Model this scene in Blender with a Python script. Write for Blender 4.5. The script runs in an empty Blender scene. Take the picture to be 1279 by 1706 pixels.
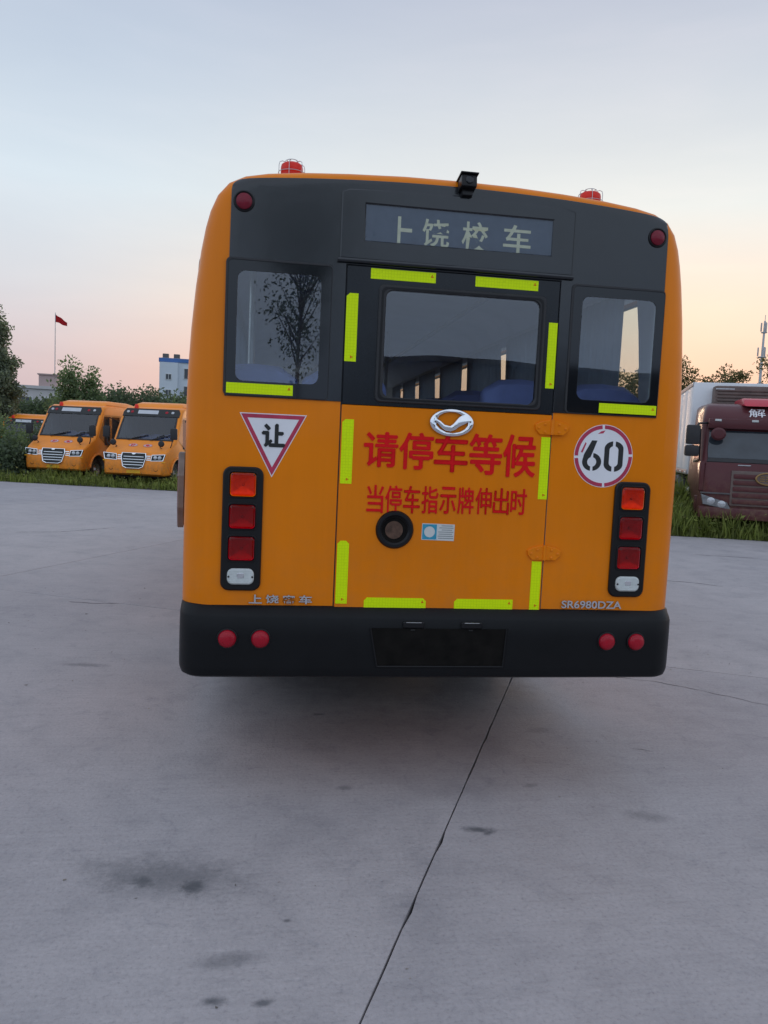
import bpy, bmesh, math, random
import numpy as np
from mathutils import Vector, Matrix
from mathutils.geometry import tessellate_polygon
R = math.radians
PI = math.pi
scene = bpy.context.scene
COL = scene.collection

# ------------------------------------------------------------------ camera
cd = bpy.data.cameras.new('camera'); cam = bpy.data.objects.new('camera', cd); COL.objects.link(cam)
yaw, pit, rol = R(8.432), R(5.072), R(-2.592)
f_ = Vector((math.sin(yaw)*math.cos(pit), math.cos(yaw)*math.cos(pit), -math.sin(pit)))
r_ = Vector((math.cos(yaw), -math.sin(yaw), 0)); u_ = r_.cross(f_)
r2 = r_*math.cos(rol) - u_*math.sin(rol); u2 = u_*math.cos(rol) + r_*math.sin(rol)
m = Matrix((r2, u2, -f_)).transposed().to_4x4(); m.translation = (-.8093, -3.5522, 1.7)
cam.matrix_world = m
cd.sensor_fit = 'HORIZONTAL'; cd.sensor_width = 36; cd.lens = 36*1292/1279
cd.clip_start = .05; cd.clip_end = 3000
scene.camera = cam

# ------------------------------------------------------------------ sky, sun, exposure
SUN_AZ, SUN_EL = R(24), R(4)
sun_h = (math.sin(SUN_AZ), math.cos(SUN_AZ))
W = bpy.data.worlds.new('World'); scene.world = W; W.use_nodes = True
nt = W.node_tree; nt.nodes.clear()
def N(nt, t, **k):
    n = nt.nodes.new(t)
    for a, v in k.items(): setattr(n, a, v)
    return n
def math_n(nt, op, a, b=None, c=None, clamp=False):
    n = N(nt, 'ShaderNodeMath', operation=op, use_clamp=clamp)
    for i, v in enumerate((a, b, c)):
        if v is None: continue
        if isinstance(v, (int, float)): n.inputs[i].default_value = v
        else: nt.links.new(v, n.inputs[i])
    return n.outputs[0]
def ramp(nt, fac, stops, interp='LINEAR'):
    n = N(nt, 'ShaderNodeValToRGB'); cr = n.color_ramp; cr.interpolation = interp
    while len(cr.elements) < len(stops): cr.elements.new(.5)
    for e, (p, c) in zip(cr.elements, stops):
        e.position = p; e.color = (*c, 1) if len(c) == 3 else c
    nt.links.new(fac, n.inputs[0]); return n.outputs[0]
def mixc(nt, fac, a, b, mode='MIX'):
    n = N(nt, 'ShaderNodeMix', data_type='RGBA', blend_type=mode)
    for i, v in ((0, fac), (6, a), (7, b)):
        if isinstance(v, (int, float)): n.inputs[i].default_value = v
        elif isinstance(v, tuple): n.inputs[i].default_value = (*v, 1)
        else: nt.links.new(v, n.inputs[i])
    return n.outputs[2]
def noise(nt, vec, scale, detail=4, rough=.55, dist=0.0):
    n = N(nt, 'ShaderNodeTexNoise'); n.inputs['Scale'].default_value = scale
    n.inputs['Detail'].default_value = detail; n.inputs['Roughness'].default_value = rough
    n.inputs['Distortion'].default_value = dist
    if vec is not None: nt.links.new(vec, n.inputs['Vector'])
    return n.outputs['Fac']
def lin(r, g, b):
    f = lambda c: (c/255/12.92) if c/255 <= .04045 else ((c/255+.055)/1.055)**2.4
    return (f(r), f(g), f(b))
tc = N(nt, 'ShaderNodeTexCoord')
sep = N(nt, 'ShaderNodeSeparateXYZ'); nt.links.new(tc.outputs['Generated'], sep.inputs[0])
el = math_n(nt, 'MAXIMUM', sep.outputs[2], 0.0)
dt = math_n(nt, 'ADD', math_n(nt, 'MULTIPLY', sep.outputs[0], sun_h[0]), math_n(nt, 'MULTIPLY', sep.outputs[1], sun_h[1]))
toward = N(nt, 'ShaderNodeMapRange', interpolation_type='SMOOTHSTEP'); toward.inputs[1].default_value = .72; toward.inputs[2].default_value = 1.0
nt.links.new(dt, toward.inputs[0])
cold = ramp(nt, el, [(0, lin(192,170,176)), (.08, lin(202,186,189)), (.17, lin(207,208,213)), (.28, lin(204,216,225)), (.40, lin(185,197,212)), (.52, lin(168,179,199)), (1, lin(192,203,222))])
warm = ramp(nt, el, [(0, lin(232,172,152)), (.07, lin(241,193,168)), (.17, lin(240,218,198)), (.28, lin(222,225,222)), (.40, lin(199,204,211)), (.52, lin(180,183,198)), (1, lin(192,203,222))])
anti = ramp(nt, el, [(0, lin(168,184,210)), (.10, lin(182,200,226)), (.28, lin(204,220,240)), (.6, lin(206,218,236)), (1, lin(196,208,228))])
away = N(nt, 'ShaderNodeMapRange', interpolation_type='SMOOTHSTEP'); away.inputs[1].default_value = .35; away.inputs[2].default_value = -.5
nt.links.new(dt, away.inputs[0])
grad = mixc(nt, away.outputs[0], mixc(nt, toward.outputs[0], cold, warm), anti)
# thin stretched cloud veils
mp = N(nt, 'ShaderNodeMapping'); mp.inputs['Scale'].default_value = (1.4, 1.4, 7.0); mp.inputs['Rotation'].default_value = (0.12, .18, .4)
nt.links.new(tc.outputs['Generated'], mp.inputs[0])
cl = noise(nt, mp.outputs[0], 2.2, 6, .55, .4)
veil = ramp(nt, cl, [(.34, (.97,.972,.98)), (.5, (.995,.992,.993)), (.66, (1.035,1.015,1.01))])
grad = mixc(nt, 1.0, grad, veil, 'MULTIPLY')
sky = N(nt, 'ShaderNodeTexSky', sky_type='NISHITA', sun_disc=False)
sky.sun_elevation = SUN_EL; sky.sun_rotation = SUN_AZ; sky.dust_density = 2.0; sky.air_density = 1.2
skl = mixc(nt, 1.0, sky.outputs[0], (.12, .12, .12), 'MULTIPLY')
skyc = mixc(nt, .965, skl, grad)
bg = N(nt, 'ShaderNodeBackground'); nt.links.new(skyc, bg.inputs[0]); bg.inputs[1].default_value = 1.0
wo = N(nt, 'ShaderNodeOutputWorld'); nt.links.new(bg.outputs[0], wo.inputs[0])

sd = bpy.data.lights.new('sun', 'SUN'); sd.energy = .5; sd.angle = R(12); sd.color = (1, .72, .5)
so = bpy.data.objects.new('sun', sd); COL.objects.link(so)
so.rotation_euler = Vector((-sun_h[0]*math.cos(SUN_EL), -sun_h[1]*math.cos(SUN_EL), -math.sin(SUN_EL))).to_track_quat('-Z', 'Y').to_euler()
vs = scene.view_settings
vs.view_transform = 'Standard'; vs.look = 'None'; vs.gamma = 1; vs.use_curve_mapping = False; vs.exposure = 0.28
scene.cycles.max_bounces = 8; scene.cycles.transparent_max_bounces = 16
scene.cycles.caustics_reflective = False; scene.cycles.caustics_refractive = False

# ------------------------------------------------------------------ materials
def mat(name, col, rough=.6, metal=0., var=.12, vscale=3., bump=0., bscale=40., coat=0., spec=.5, ior=None, rand=0., em=None, aniso=None):
    m = bpy.data.materials.new(name); m.use_nodes = True
    nt = m.node_tree; b = nt.nodes['Principled BSDF']
    b.inputs['Roughness'].default_value = rough; b.inputs['Metallic'].default_value = metal
    b.inputs['Specular IOR Level'].default_value = spec
    if ior: b.inputs['IOR'].default_value = ior
    if coat: b.inputs['Coat Weight'].default_value = coat; b.inputs['Coat Roughness'].default_value = .06
    tc = N(nt, 'ShaderNodeTexCoord'); vec = tc.outputs['Object']
    c = None
    if var:
        n1 = noise(nt, vec, vscale, 6, .6)
        c = ramp(nt, n1, [(.25, tuple(x*(1-var) for x in col)), (.75, tuple(min(1, x*(1+var)) for x in col))])
    if rand:
        g = N(nt, 'ShaderNodeNewGeometry')
        rr = ramp(nt, g.outputs['Random Per Island'], [(0, (1-rand,)*3), (1, (1+rand, 1+rand*.9, 1+rand*.5))])
        c = mixc(nt, 1., c if c is not None else tuple(col), rr, 'MULTIPLY')
    if c is not None: nt.links.new(c, b.inputs['Base Color'])
    else: b.inputs['Base Color'].default_value = (*col, 1)
    if bump:
        bn = N(nt, 'ShaderNodeBump'); bn.inputs['Strength'].default_value = 1; bn.inputs['Distance'].default_value = bump
        nt.links.new(noise(nt, vec, bscale, 4, .6), bn.inputs['Height']); nt.links.new(bn.outputs[0], b.inputs['Normal'])
    if em:
        b.inputs['Emission Color'].default_value = (*em[0], 1); b.inputs['Emission Strength'].default_value = em[1]
    m.diffuse_color = (*col, 1)
    return m
def glass_mat(name, tint, ior=1.6, rough=.0, wav=.0):
    m = bpy.data.materials.new(name); m.use_nodes = True; nt = m.node_tree; nt.nodes.clear()
    o = N(nt, 'ShaderNodeOutputMaterial'); t = N(nt, 'ShaderNodeBsdfTransparent'); t.inputs[0].default_value = (*tint, 1)
    g = N(nt, 'ShaderNodeBsdfGlossy'); g.inputs['Roughness'].default_value = rough; g.inputs[0].default_value = (.95, .97, 1, 1)
    fr = N(nt, 'ShaderNodeFresnel'); fr.inputs[0].default_value = ior
    if wav:
        tc = N(nt, 'ShaderNodeTexCoord'); bn = N(nt, 'ShaderNodeBump'); bn.inputs['Distance'].default_value = wav
        nt.links.new(noise(nt, tc.outputs['Object'], 1.3, 1), bn.inputs['Height']); nt.links.new(bn.outputs[0], g.inputs['Normal'])
    mx = N(nt, 'ShaderNodeMixShader'); ge = N(nt, 'ShaderNodeNewGeometry'); front = math_n(nt, 'SUBTRACT', 1.0, ge.outputs['Backfacing'])
    nt.links.new(math_n(nt, 'MULTIPLY', fr.outputs[0], front), mx.inputs[0]); nt.links.new(t.outputs[0], mx.inputs[1]); nt.links.new(g.outputs[0], mx.inputs[2])
    nt.links.new(mx.outputs[0], o.inputs[0]); return m
def lens_mat(name, col, rough=.3):
    m = mat(name, col, rough, var=.1, vscale=30, coat=.12, spec=.3)
    nt = m.node_tree; b = nt.nodes['Principled BSDF']
    tc = N(nt, 'ShaderNodeTexCoord'); br = N(nt, 'ShaderNodeTexChecker'); br.inputs['Scale'].default_value = 130
    nt.links.new(tc.outputs['Object'], br.inputs[0])
    bn = N(nt, 'ShaderNodeBump'); bn.inputs['Distance'].default_value = .0012; nt.links.new(br.outputs['Fac'], bn.inputs['Height'])
    nt.links.new(bn.outputs[0], b.inputs['Normal']); return m

def tint_lens(name, tint, refl=1.42):
    m = glass_mat(name, tint, refl, .12); nt = m.node_tree
    g = [n for n in nt.nodes if n.type == 'BSDF_GLOSSY'][0]; tc = N(nt, 'ShaderNodeTexCoord'); w = N(nt, 'ShaderNodeTexWave'); w.inputs['Scale'].default_value = 28
    nt.links.new(tc.outputs['Object'], w.inputs[0]); bn = N(nt, 'ShaderNodeBump'); bn.inputs['Distance'].default_value = .0015; nt.links.new(w.outputs['Fac'], bn.inputs['Height']); nt.links.new(bn.outputs[0], g.inputs['Normal']); return m
def paint_mat(name, col, dirt=.25):
    m = bpy.data.materials.new(name); m.use_nodes = True; nt = m.node_tree; b = nt.nodes['Principled BSDF']
    tc = N(nt, 'ShaderNodeTexCoord'); v = tc.outputs['Object']
    n1 = noise(nt, v, 1.1, 3); n2 = noise(nt, v, 9, 8, .7); n3 = noise(nt, v, 160, 3)
    c = ramp(nt, n1, [(.3, tuple(x*.90 for x in col)), (.7, tuple(x*1.06 for x in col))])
    mpp = N(nt, 'ShaderNodeMapping'); mpp.inputs['Scale'].default_value = (14, 14, .5); nt.links.new(v, mpp.inputs[0])
    c = mixc(nt, 1., c, ramp(nt, noise(nt, mpp.outputs[0], 1.5, 5, .65), [(.3, (.97,.97,.97)), (.65, (1.012,1.012,1.012))]), 'MULTIPLY')
    sp = N(nt, 'ShaderNodeSeparateXYZ'); nt.links.new(v, sp.inputs[0])
    low = N(nt, 'ShaderNodeMapRange'); low.inputs[1].default_value = 1.5; low.inputs[2].default_value = .6; nt.links.new(sp.outputs[2], low.inputs[0])
    d = math_n(nt, 'MULTIPLY', math_n(nt, 'MULTIPLY', low.outputs[0], dirt), ramp(nt, n2, [(.4, (0,0,0)), (.75, (1,1,1))]), clamp=True)
    c = mixc(nt, d, c, (.22, .15, .09))
    sk = ramp(nt, n3, [(.70, (1,1,1)), (.78, (.86,.84,.82))]); c = mixc(nt, 1., c, sk, 'MULTIPLY')
    nt.links.new(c, b.inputs['Base Color'])
    rr = ramp(nt, n2, [(.3, (.30,)*3), (.8, (.42,)*3)]); nt.links.new(rr, b.inputs['Roughness'])
    b.inputs['Coat Weight'].default_value = .14; b.inputs['Coat Roughness'].default_value = .09; b.inputs['Specular IOR Level'].default_value = .18
    bn = N(nt, 'ShaderNodeBump'); bn.inputs['Distance'].default_value = .004; nt.links.new(noise(nt, v, 2.4, 2), bn.inputs['Height'])
    nt.links.new(bn.outputs[0], b.inputs['Coat Normal'])
    return m
M = {}
M['orange'] = paint_mat('orange_paint', (.84, .222, .0))
M['orange2'] = paint_mat('orange_paint_faded', (.95, .30, .028), .6)
M['black_gloss'] = mat('black_gloss_panel', (.006, .009, .013), .17, var=.3, vscale=5, bump=.002, bscale=1.7, ior=1.6)
M['frit'] = mat('black_glass_border', (.006, .008, .011), .06, var=0, ior=1.5)
M['rubber'] = mat('black_rubber', (.02, .02, .022), .55, var=.25, vscale=20)
M['bumper'] = mat('dark_bumper_plastic', (.007, .0075, .0085), .42, spec=.2, var=.2, vscale=6, bump=.0006, bscale=300)
M['plate_dark'] = mat('dark_panel', (.008, .007, .006), .7, spec=.1, var=.5, vscale=14)  # blotchy near-black for the plate recess and port sleeve
M['housing'] = mat('lamp_housing_black', (.008, .008, .009), .35, spec=.3, var=.15, vscale=10)
M['strip'] = mat('fluorescent_yellow_film', (.74, .97, .0), .5, var=.03, vscale=60, bump=.0004, bscale=500, spec=.2)
_nt = M['strip'].node_tree; _b = _nt.nodes['Principled BSDF']; _src = _b.inputs['Base Color'].links[0].from_socket
_tc = N(_nt, 'ShaderNodeTexCoord'); _vo = N(_nt, 'ShaderNodeTexVoronoi', feature='DISTANCE_TO_EDGE'); _vo.inputs['Scale'].default_value = 75; _vo.inputs['Randomness'].default_value = .15; _nt.links.new(_tc.outputs['Object'], _vo.inputs['Vector'])
_nt.links.new(mixc(_nt, 1., _src, ramp(_nt, _vo.outputs['Distance'], [(.02, (.82,.86,.9)), (.10, (1,1,1))]), 'MULTIPLY'), _b.inputs['Base Color'])
M['red_paint'] = mat('red_lettering', (.72, .008, .012), .6, spec=.15, var=.12, vscale=18)
M['sign_white'] = mat('sign_white_paint', (.82, .82, .84), .45, var=.05, vscale=9)
M['sign_red'] = mat('sign_red_paint', (.47, .03, .08), .45, var=.3, vscale=14)
M['black_paint'] = mat('stencil_black', (.012, .014, .014), .5, var=.3, vscale=20)
M['amber'] = lens_mat('amber_lens', (.85, .13, .01)); M['redlens'] = lens_mat('red_lens', (.40, .005, .020))
M['t_amber'] = tint_lens('amber_tail_lens', (.98, .40, .01)); M['t_red'] = tint_lens('red_tail_lens', (.77, .014, .12))
M['dish'] = mat('lamp_reflector', (.85, .85, .85), .30, .75, var=.12, vscale=60)
M['whitelens'] = lens_mat('clear_lens', (.62, .66, .64)); M['beacon'] = mat('beacon_red', (.78, .035, .02), .4, var=.1, vscale=30, spec=.3)
M['chrome'] = mat('chrome', (.80, .82, .84), .08, 1., var=.05, vscale=30)
M['steel'] = mat('galvanised_steel', (.45, .46, .47), .4, .8, var=.2, vscale=12)
M['led'] = mat('led_board', (.11, .13, .165), .35, var=.12, vscale=25, em=((.10, .125, .17), .10))
M['ledtext'] = mat('led_text', (.5, .5, .36), .5, var=.2, vscale=40, em=((.8, .82, .58), .15))
M['glass'] = glass_mat('tinted_glass', (.84, .88, .88), 2.0, 0, .003); M['side_glass'] = glass_mat('clear_side_glass', (.88, .91, .90), 1.28)
M['seat'] = mat('blue_seat_cloth', (.26, .32, .72), .7, var=.15, vscale=12)
M['inner'] = mat('interior_grey', (.70, .72, .74), .7, var=.1, vscale=3)
M['floor_in'] = mat('interior_floor', (.10, .10, .11), .6, var=.2)
M['tyre'] = mat('tyre_rubber', (.022, .021, .02), .8, var=.3, vscale=8)
M['rim'] = mat('wheel_rim', (.42, .42, .42), .4, .6, var=.25, vscale=8)
M['chassis'] = mat('chassis_dark', (.018, .017, .016), .8, var=.4, vscale=5)
M['rust'] = mat('rusty_pipe', (.10, .055, .036), .85, var=.6, vscale=30)
M['sticker'] = mat('paper_sticker', (.62, .63, .60), .6, var=.05)
M['teal'] = mat('sticker_teal', (.03, .30, .44), .5, var=.2, vscale=90)
M['ink'] = mat('sticker_print', (.20, .22, .22), .6, var=.1)
M['stopback'] = mat('paddle_back_grey', (.25, .20, .17), .6, var=.3, vscale=6)
M['darkred'] = lens_mat('dull_red_lens', (.20, .006, .022))

# ------------------------------------------------------------------ mesh helpers
def tag(o, label=None, cat=None, group=None, kind=None):
    if label: o['label'] = label
    if cat: o['category'] = cat
    if group: o['group'] = group
    if kind: o['kind'] = kind
    return o
def mk(name, me, m=None, parent=None):
    o = bpy.data.objects.new(name, me); COL.objects.link(o)
    if m is not None and me is not None and len(me.materials) == 0: me.materials.append(m)
    if parent: o.parent = parent
    return o
def thing(name, label, cat, loc=(0,0,0), rz=0, group=None):
    o = bpy.data.objects.new(name, None); COL.objects.link(o); o.location = loc; o.rotation_euler = (0, 0, rz)
    o.empty_display_size = .2
    return tag(o, label, cat, group)
def fin(bm, name, m, parent=None, smooth=None, recalc=True, xf=None):
    if recalc: bmesh.ops.recalc_face_normals(bm, faces=bm.faces)
    if xf is not None: bmesh.ops.transform(bm, matrix=xf, verts=bm.verts)
    me = bpy.data.meshes.new(name); bm.to_mesh(me); bm.free()
    if smooth is not None:
        me.polygons.foreach_set('use_smooth', [True]*len(me.polygons)); me.set_sharp_from_angle(angle=R(smooth))
    return mk(name, me, m, parent)
def bx(bm, x0, x1, y0, y1, z0, z1, bev=0, xf=None):
    r = bmesh.ops.create_cube(bm, size=1); v = r['verts']
    for p in v: p.co = ((x0+x1)/2+p.co.x*(x1-x0), (y0+y1)/2+p.co.y*(y1-y0), (z0+z1)/2+p.co.z*(z1-z0))
    if bev:
        es = list({e for p in v for e in p.link_edges})
        r = bmesh.ops.bevel(bm, geom=es, offset=bev, segments=2, affect='EDGES', profile=.6); v = r['verts']
        v = list({q for fc in r['faces'] for q in fc.verts} | set(v))
    if xf is not None: bmesh.ops.transform(bm, matrix=xf, verts=v)
    return v
def box(name, x0, x1, y0, y1, z0, z1, m, parent=None, bev=0, xf=None):
    bm = bmesh.new(); bx(bm, x0, x1, y0, y1, z0, z1, bev)
    return fin(bm, name, m, parent, 40 if bev else None, xf=xf)
def tube(bm, pts, rad, n=8, cap=True):
    pts = [Vector(p) for p in pts]; rads = rad if isinstance(rad, (list, tuple)) else [rad]*len(pts)
    rings = []; up = None
    for i, p in enumerate(pts):
        d = (pts[min(i+1, len(pts)-1)] - pts[max(i-1, 0)]).normalized()
        if up is None: up = Vector((0,0,1)) if abs(d.z) < .9 else Vector((1,0,0))
        a = d.cross(up).normalized(); b = a.cross(d).normalized(); up = b
        rings.append([bm.verts.new(p + (a*math.cos(2*PI*k/n) + b*math.sin(2*PI*k/n))*rads[i]) for k in range(n)])
    for q, w in zip(rings, rings[1:]):
        for k in range(n): bm.faces.new((q[k], q[(k+1) % n], w[(k+1) % n], w[k]))
    if cap:
        bm.faces.new(rings[0][::-1]); bm.faces.new(rings[-1])
def tube_o(name, pts, rad, m, parent=None, n=8):
    bm = bmesh.new(); tube(bm, pts, rad, n); return fin(bm, name, m, parent, 50)
def lathe(bm, prof, n=24, xf=None):
    """prof: list of (radius, h); axis +Z; xf moves it"""
    vs = []; rings = []
    for r, h in prof:
        if r < 1e-6: ring = [bm.verts.new((0, 0, h))]
        else: ring = [bm.verts.new((r*math.cos(2*PI*k/n), r*math.sin(2*PI*k/n), h)) for k in range(n)]
        rings.append(ring); vs += ring
    for a, b in zip(rings, rings[1:]):
        for k in range(n):
            k2 = (k+1) % n
            if len(a) == 1 and len(b) == 1: continue
            if len(a) == 1: bm.faces.new((a[0], b[k], b[k2]))
            elif len(b) == 1: bm.faces.new((a[k], a[k2], b[0]))
            else: bm.faces.new((a[k], a[k2], b[k2], b[k]))
    if xf is not None: bmesh.ops.transform(bm, matrix=xf, verts=vs)
def lathe_o(name, prof, m, parent=None, n=24, xf=None, smooth=35):
    bm = bmesh.new(); lathe(bm, prof, n, xf); return fin(bm, name, m, parent, smooth)
REAR = Matrix.Rotation(PI/2, 4, 'X')       # local +Z -> -Y (towards the viewer)
def at_rear(x, z, y=0): return Matrix.Translation((x, y, z)) @ REAR
AXX = Matrix.Rotation(PI/2, 4, 'Y')
def rrect(x0, z0, x1, z1, r=.0, seg=5):
    if r <= 0: return [(x0, z0), (x1, z0), (x1, z1), (x0, z1)]
    o = []
    for cx, cz, a0 in ((x1-r, z0+r, -90), (x1-r, z1-r, 0), (x0+r, z1-r, 90), (x0+r, z0+r, 180)):
        for k in range(seg+1):
            a = R(a0+90*k/seg); o.append((cx+r*math.cos(a), cz+r*math.sin(a)))
    return o
def ell(cx, cz, rx, rz=None, n=32, a0=0):
    rz = rz or rx
    return [(cx+rx*math.cos(2*PI*k/n+a0), cz+rz*math.sin(2*PI*k/n+a0)) for k in range(n)]
def area(l): return sum(a[0]*b[1]-b[0]*a[1] for a, b in zip(l, l[1:]+l[:1]))
def inset(l, d):
    o = []; n = len(l)
    for i in range(n):
        a, b, c = Vector(l[i-1]), Vector(l[i]), Vector(l[(i+1) % n])
        e1 = (b-a).normalized(); e2 = (c-b).normalized()
        n1 = Vector((-e1.y, e1.x)); n2 = Vector((-e2.y, e2.x)); k = n1+n2
        if k.length < 1e-6: k = n1
        k = k.normalized(); s = d/max(.45, k.dot(n1)); o.append((b.x+k.x*s, b.y+k.y*s))
    return o
def plate_bm(bm, loops, yf, th, bev=0):
    """loops in (x,z), first outer then holes. Front at y=yf facing -Y, back at yf+th."""
    L = []
    for i, l in enumerate(loops):
        l = list(l); a = area(l)
        if (i == 0 and a < 0) or (i > 0 and a > 0): l = l[::-1]
        L.append(l)
    F = [inset(l, bev) for l in L] if bev else L
    new = []
    def ringv(ls, y):
        r = [[bm.verts.new((p[0], y, p[1])) for p in l] for l in ls]
        for q in r: new.extend(q)
        return r
    fr = ringv(F, yf); lay = [fr]
    if bev: lay.append(ringv(L, yf+bev))
    lay.append(ringv(L, yf+th))
    for A, B in zip(lay, lay[1:]):
        for a, b in zip(A, B):
            for k in range(len(a)):
                k2 = (k+1) % len(a); bm.faces.new((a[k], a[k2], b[k2], b[k]))
    for lv, lp in ((lay[0], F), (lay[-1], L)):
        flat = [v for l in lv for v in l]
        if len(lp) == 1 and len(lp[0]) <= 4: bm.faces.new(flat); continue
        for t in tessellate_polygon([[Vector((p[0], p[1], 0)) for p in l] for l in lp]):
            try: bm.faces.new([flat[i] for i in t])
            except ValueError: pass
    return new
def plate(name, loops, yf, th, m, parent=None, bev=0, smooth=30, xf=None):
    if isinstance(loops[0][0], (int, float)): loops = [loops]
    bm = bmesh.new(); plate_bm(bm, loops, yf, th, bev); return fin(bm, name, m, parent, smooth, xf=xf)
_txt = {}
def text_mesh(s, bold=0., th=.1):
    cu = bpy.data.curves.new('t', 'FONT'); cu.body = s; cu.size = 1; cu.offset = bold; cu.extrude = th/2; cu.resolution_u = 4
    o = bpy.data.objects.new('t', cu); COL.objects.link(o); dg = bpy.context.evaluated_depsgraph_get()
    me = bpy.data.meshes.new_from_object(o.evaluated_get(dg)); bpy.data.objects.remove(o); bpy.data.curves.remove(cu)
    return me
def text(name, s, x0, x1, z0, z1, yf, th, m, parent=None, bold=0., xf=None, fat=0.):
    me = text_mesh(s, bold); co = np.zeros(len(me.vertices)*3); me.vertices.foreach_get('co', co); co = co.reshape(-1, 3)
    lo, hi = co.min(0), co.max(0); t = (co-lo)/np.maximum(hi-lo, 1e-9)
    out = np.stack([x0+t[:, 0]*(x1-x0), yf+(1-t[:, 2])*th, z0+t[:, 1]*(z1-z0)], 1)
    me.vertices.foreach_set('co', out.ravel()); me.materials.clear()
    # overlapping strokes: give each connected island its own hair's breadth of height
    bmt = bmesh.new(); bmt.from_mesh(me); seen = set(); k = 0
    for v in bmt.verts:
        if v in seen: continue
        st = [v]; seen.add(v); isl = []
        while st:
            q = st.pop(); isl.append(q)
            for e in q.link_edges:
                w = e.other_vert(q)
                if w not in seen: seen.add(w); st.append(w)
        for q in isl: q.co.y -= .0005*(k % 3)
        k += 1
    if fat:                                            # heavier strokes: shifted layers, each at its own height
        base = bmt.verts[:]+bmt.edges[:]+bmt.faces[:]
        for n_, (dx, dz) in enumerate(((fat, 0), (-fat, 0), (0, fat), (0, -fat), (fat*.7, fat*.7), (-fat*.7, -fat*.7))):
            g = bmesh.ops.duplicate(bmt, geom=base)['geom']
            for q in g:
                if isinstance(q, bmesh.types.BMVert): q.co += Vector((dx, -.0003*(n_+1), dz))
    bmt.to_mesh(me); bmt.free()
    if xf is not None: me.transform(xf)
    me.name = name; me.update(); return mk(name, me, m, parent)
def bool_cut(o, cutbm, solver='EXACT', mats=()):
    bmesh.ops.recalc_face_normals(cutbm, faces=cutbm.faces)
    me = bpy.data.meshes.new('cut'); cutbm.to_mesh(me); cutbm.free(); c = bpy.data.objects.new('cut', me); COL.objects.link(c)
    for q in mats: me.materials.append(q)
    c.matrix_world = Matrix.Identity(4)
    md = o.modifiers.new('b', 'BOOLEAN'); md.object = c; md.operation = 'DIFFERENCE'; md.solver = solver
    dg = bpy.context.evaluated_depsgraph_get(); res = bpy.data.meshes.new_from_object(o.evaluated_get(dg))
    o.modifiers.clear(); o.data = res; bpy.data.objects.remove(c)
def smooth_mesh(me, ang):
    me.polygons.foreach_set('use_smooth', [True]*len(me.polygons)); me.set_sharp_from_angle(angle=R(ang))
def copy_tree(o, parent=None):
    c = o.copy(); COL.objects.link(c); c.parent = parent
    for ch in list(o.children): copy_tree(ch, c)
    return c

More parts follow.
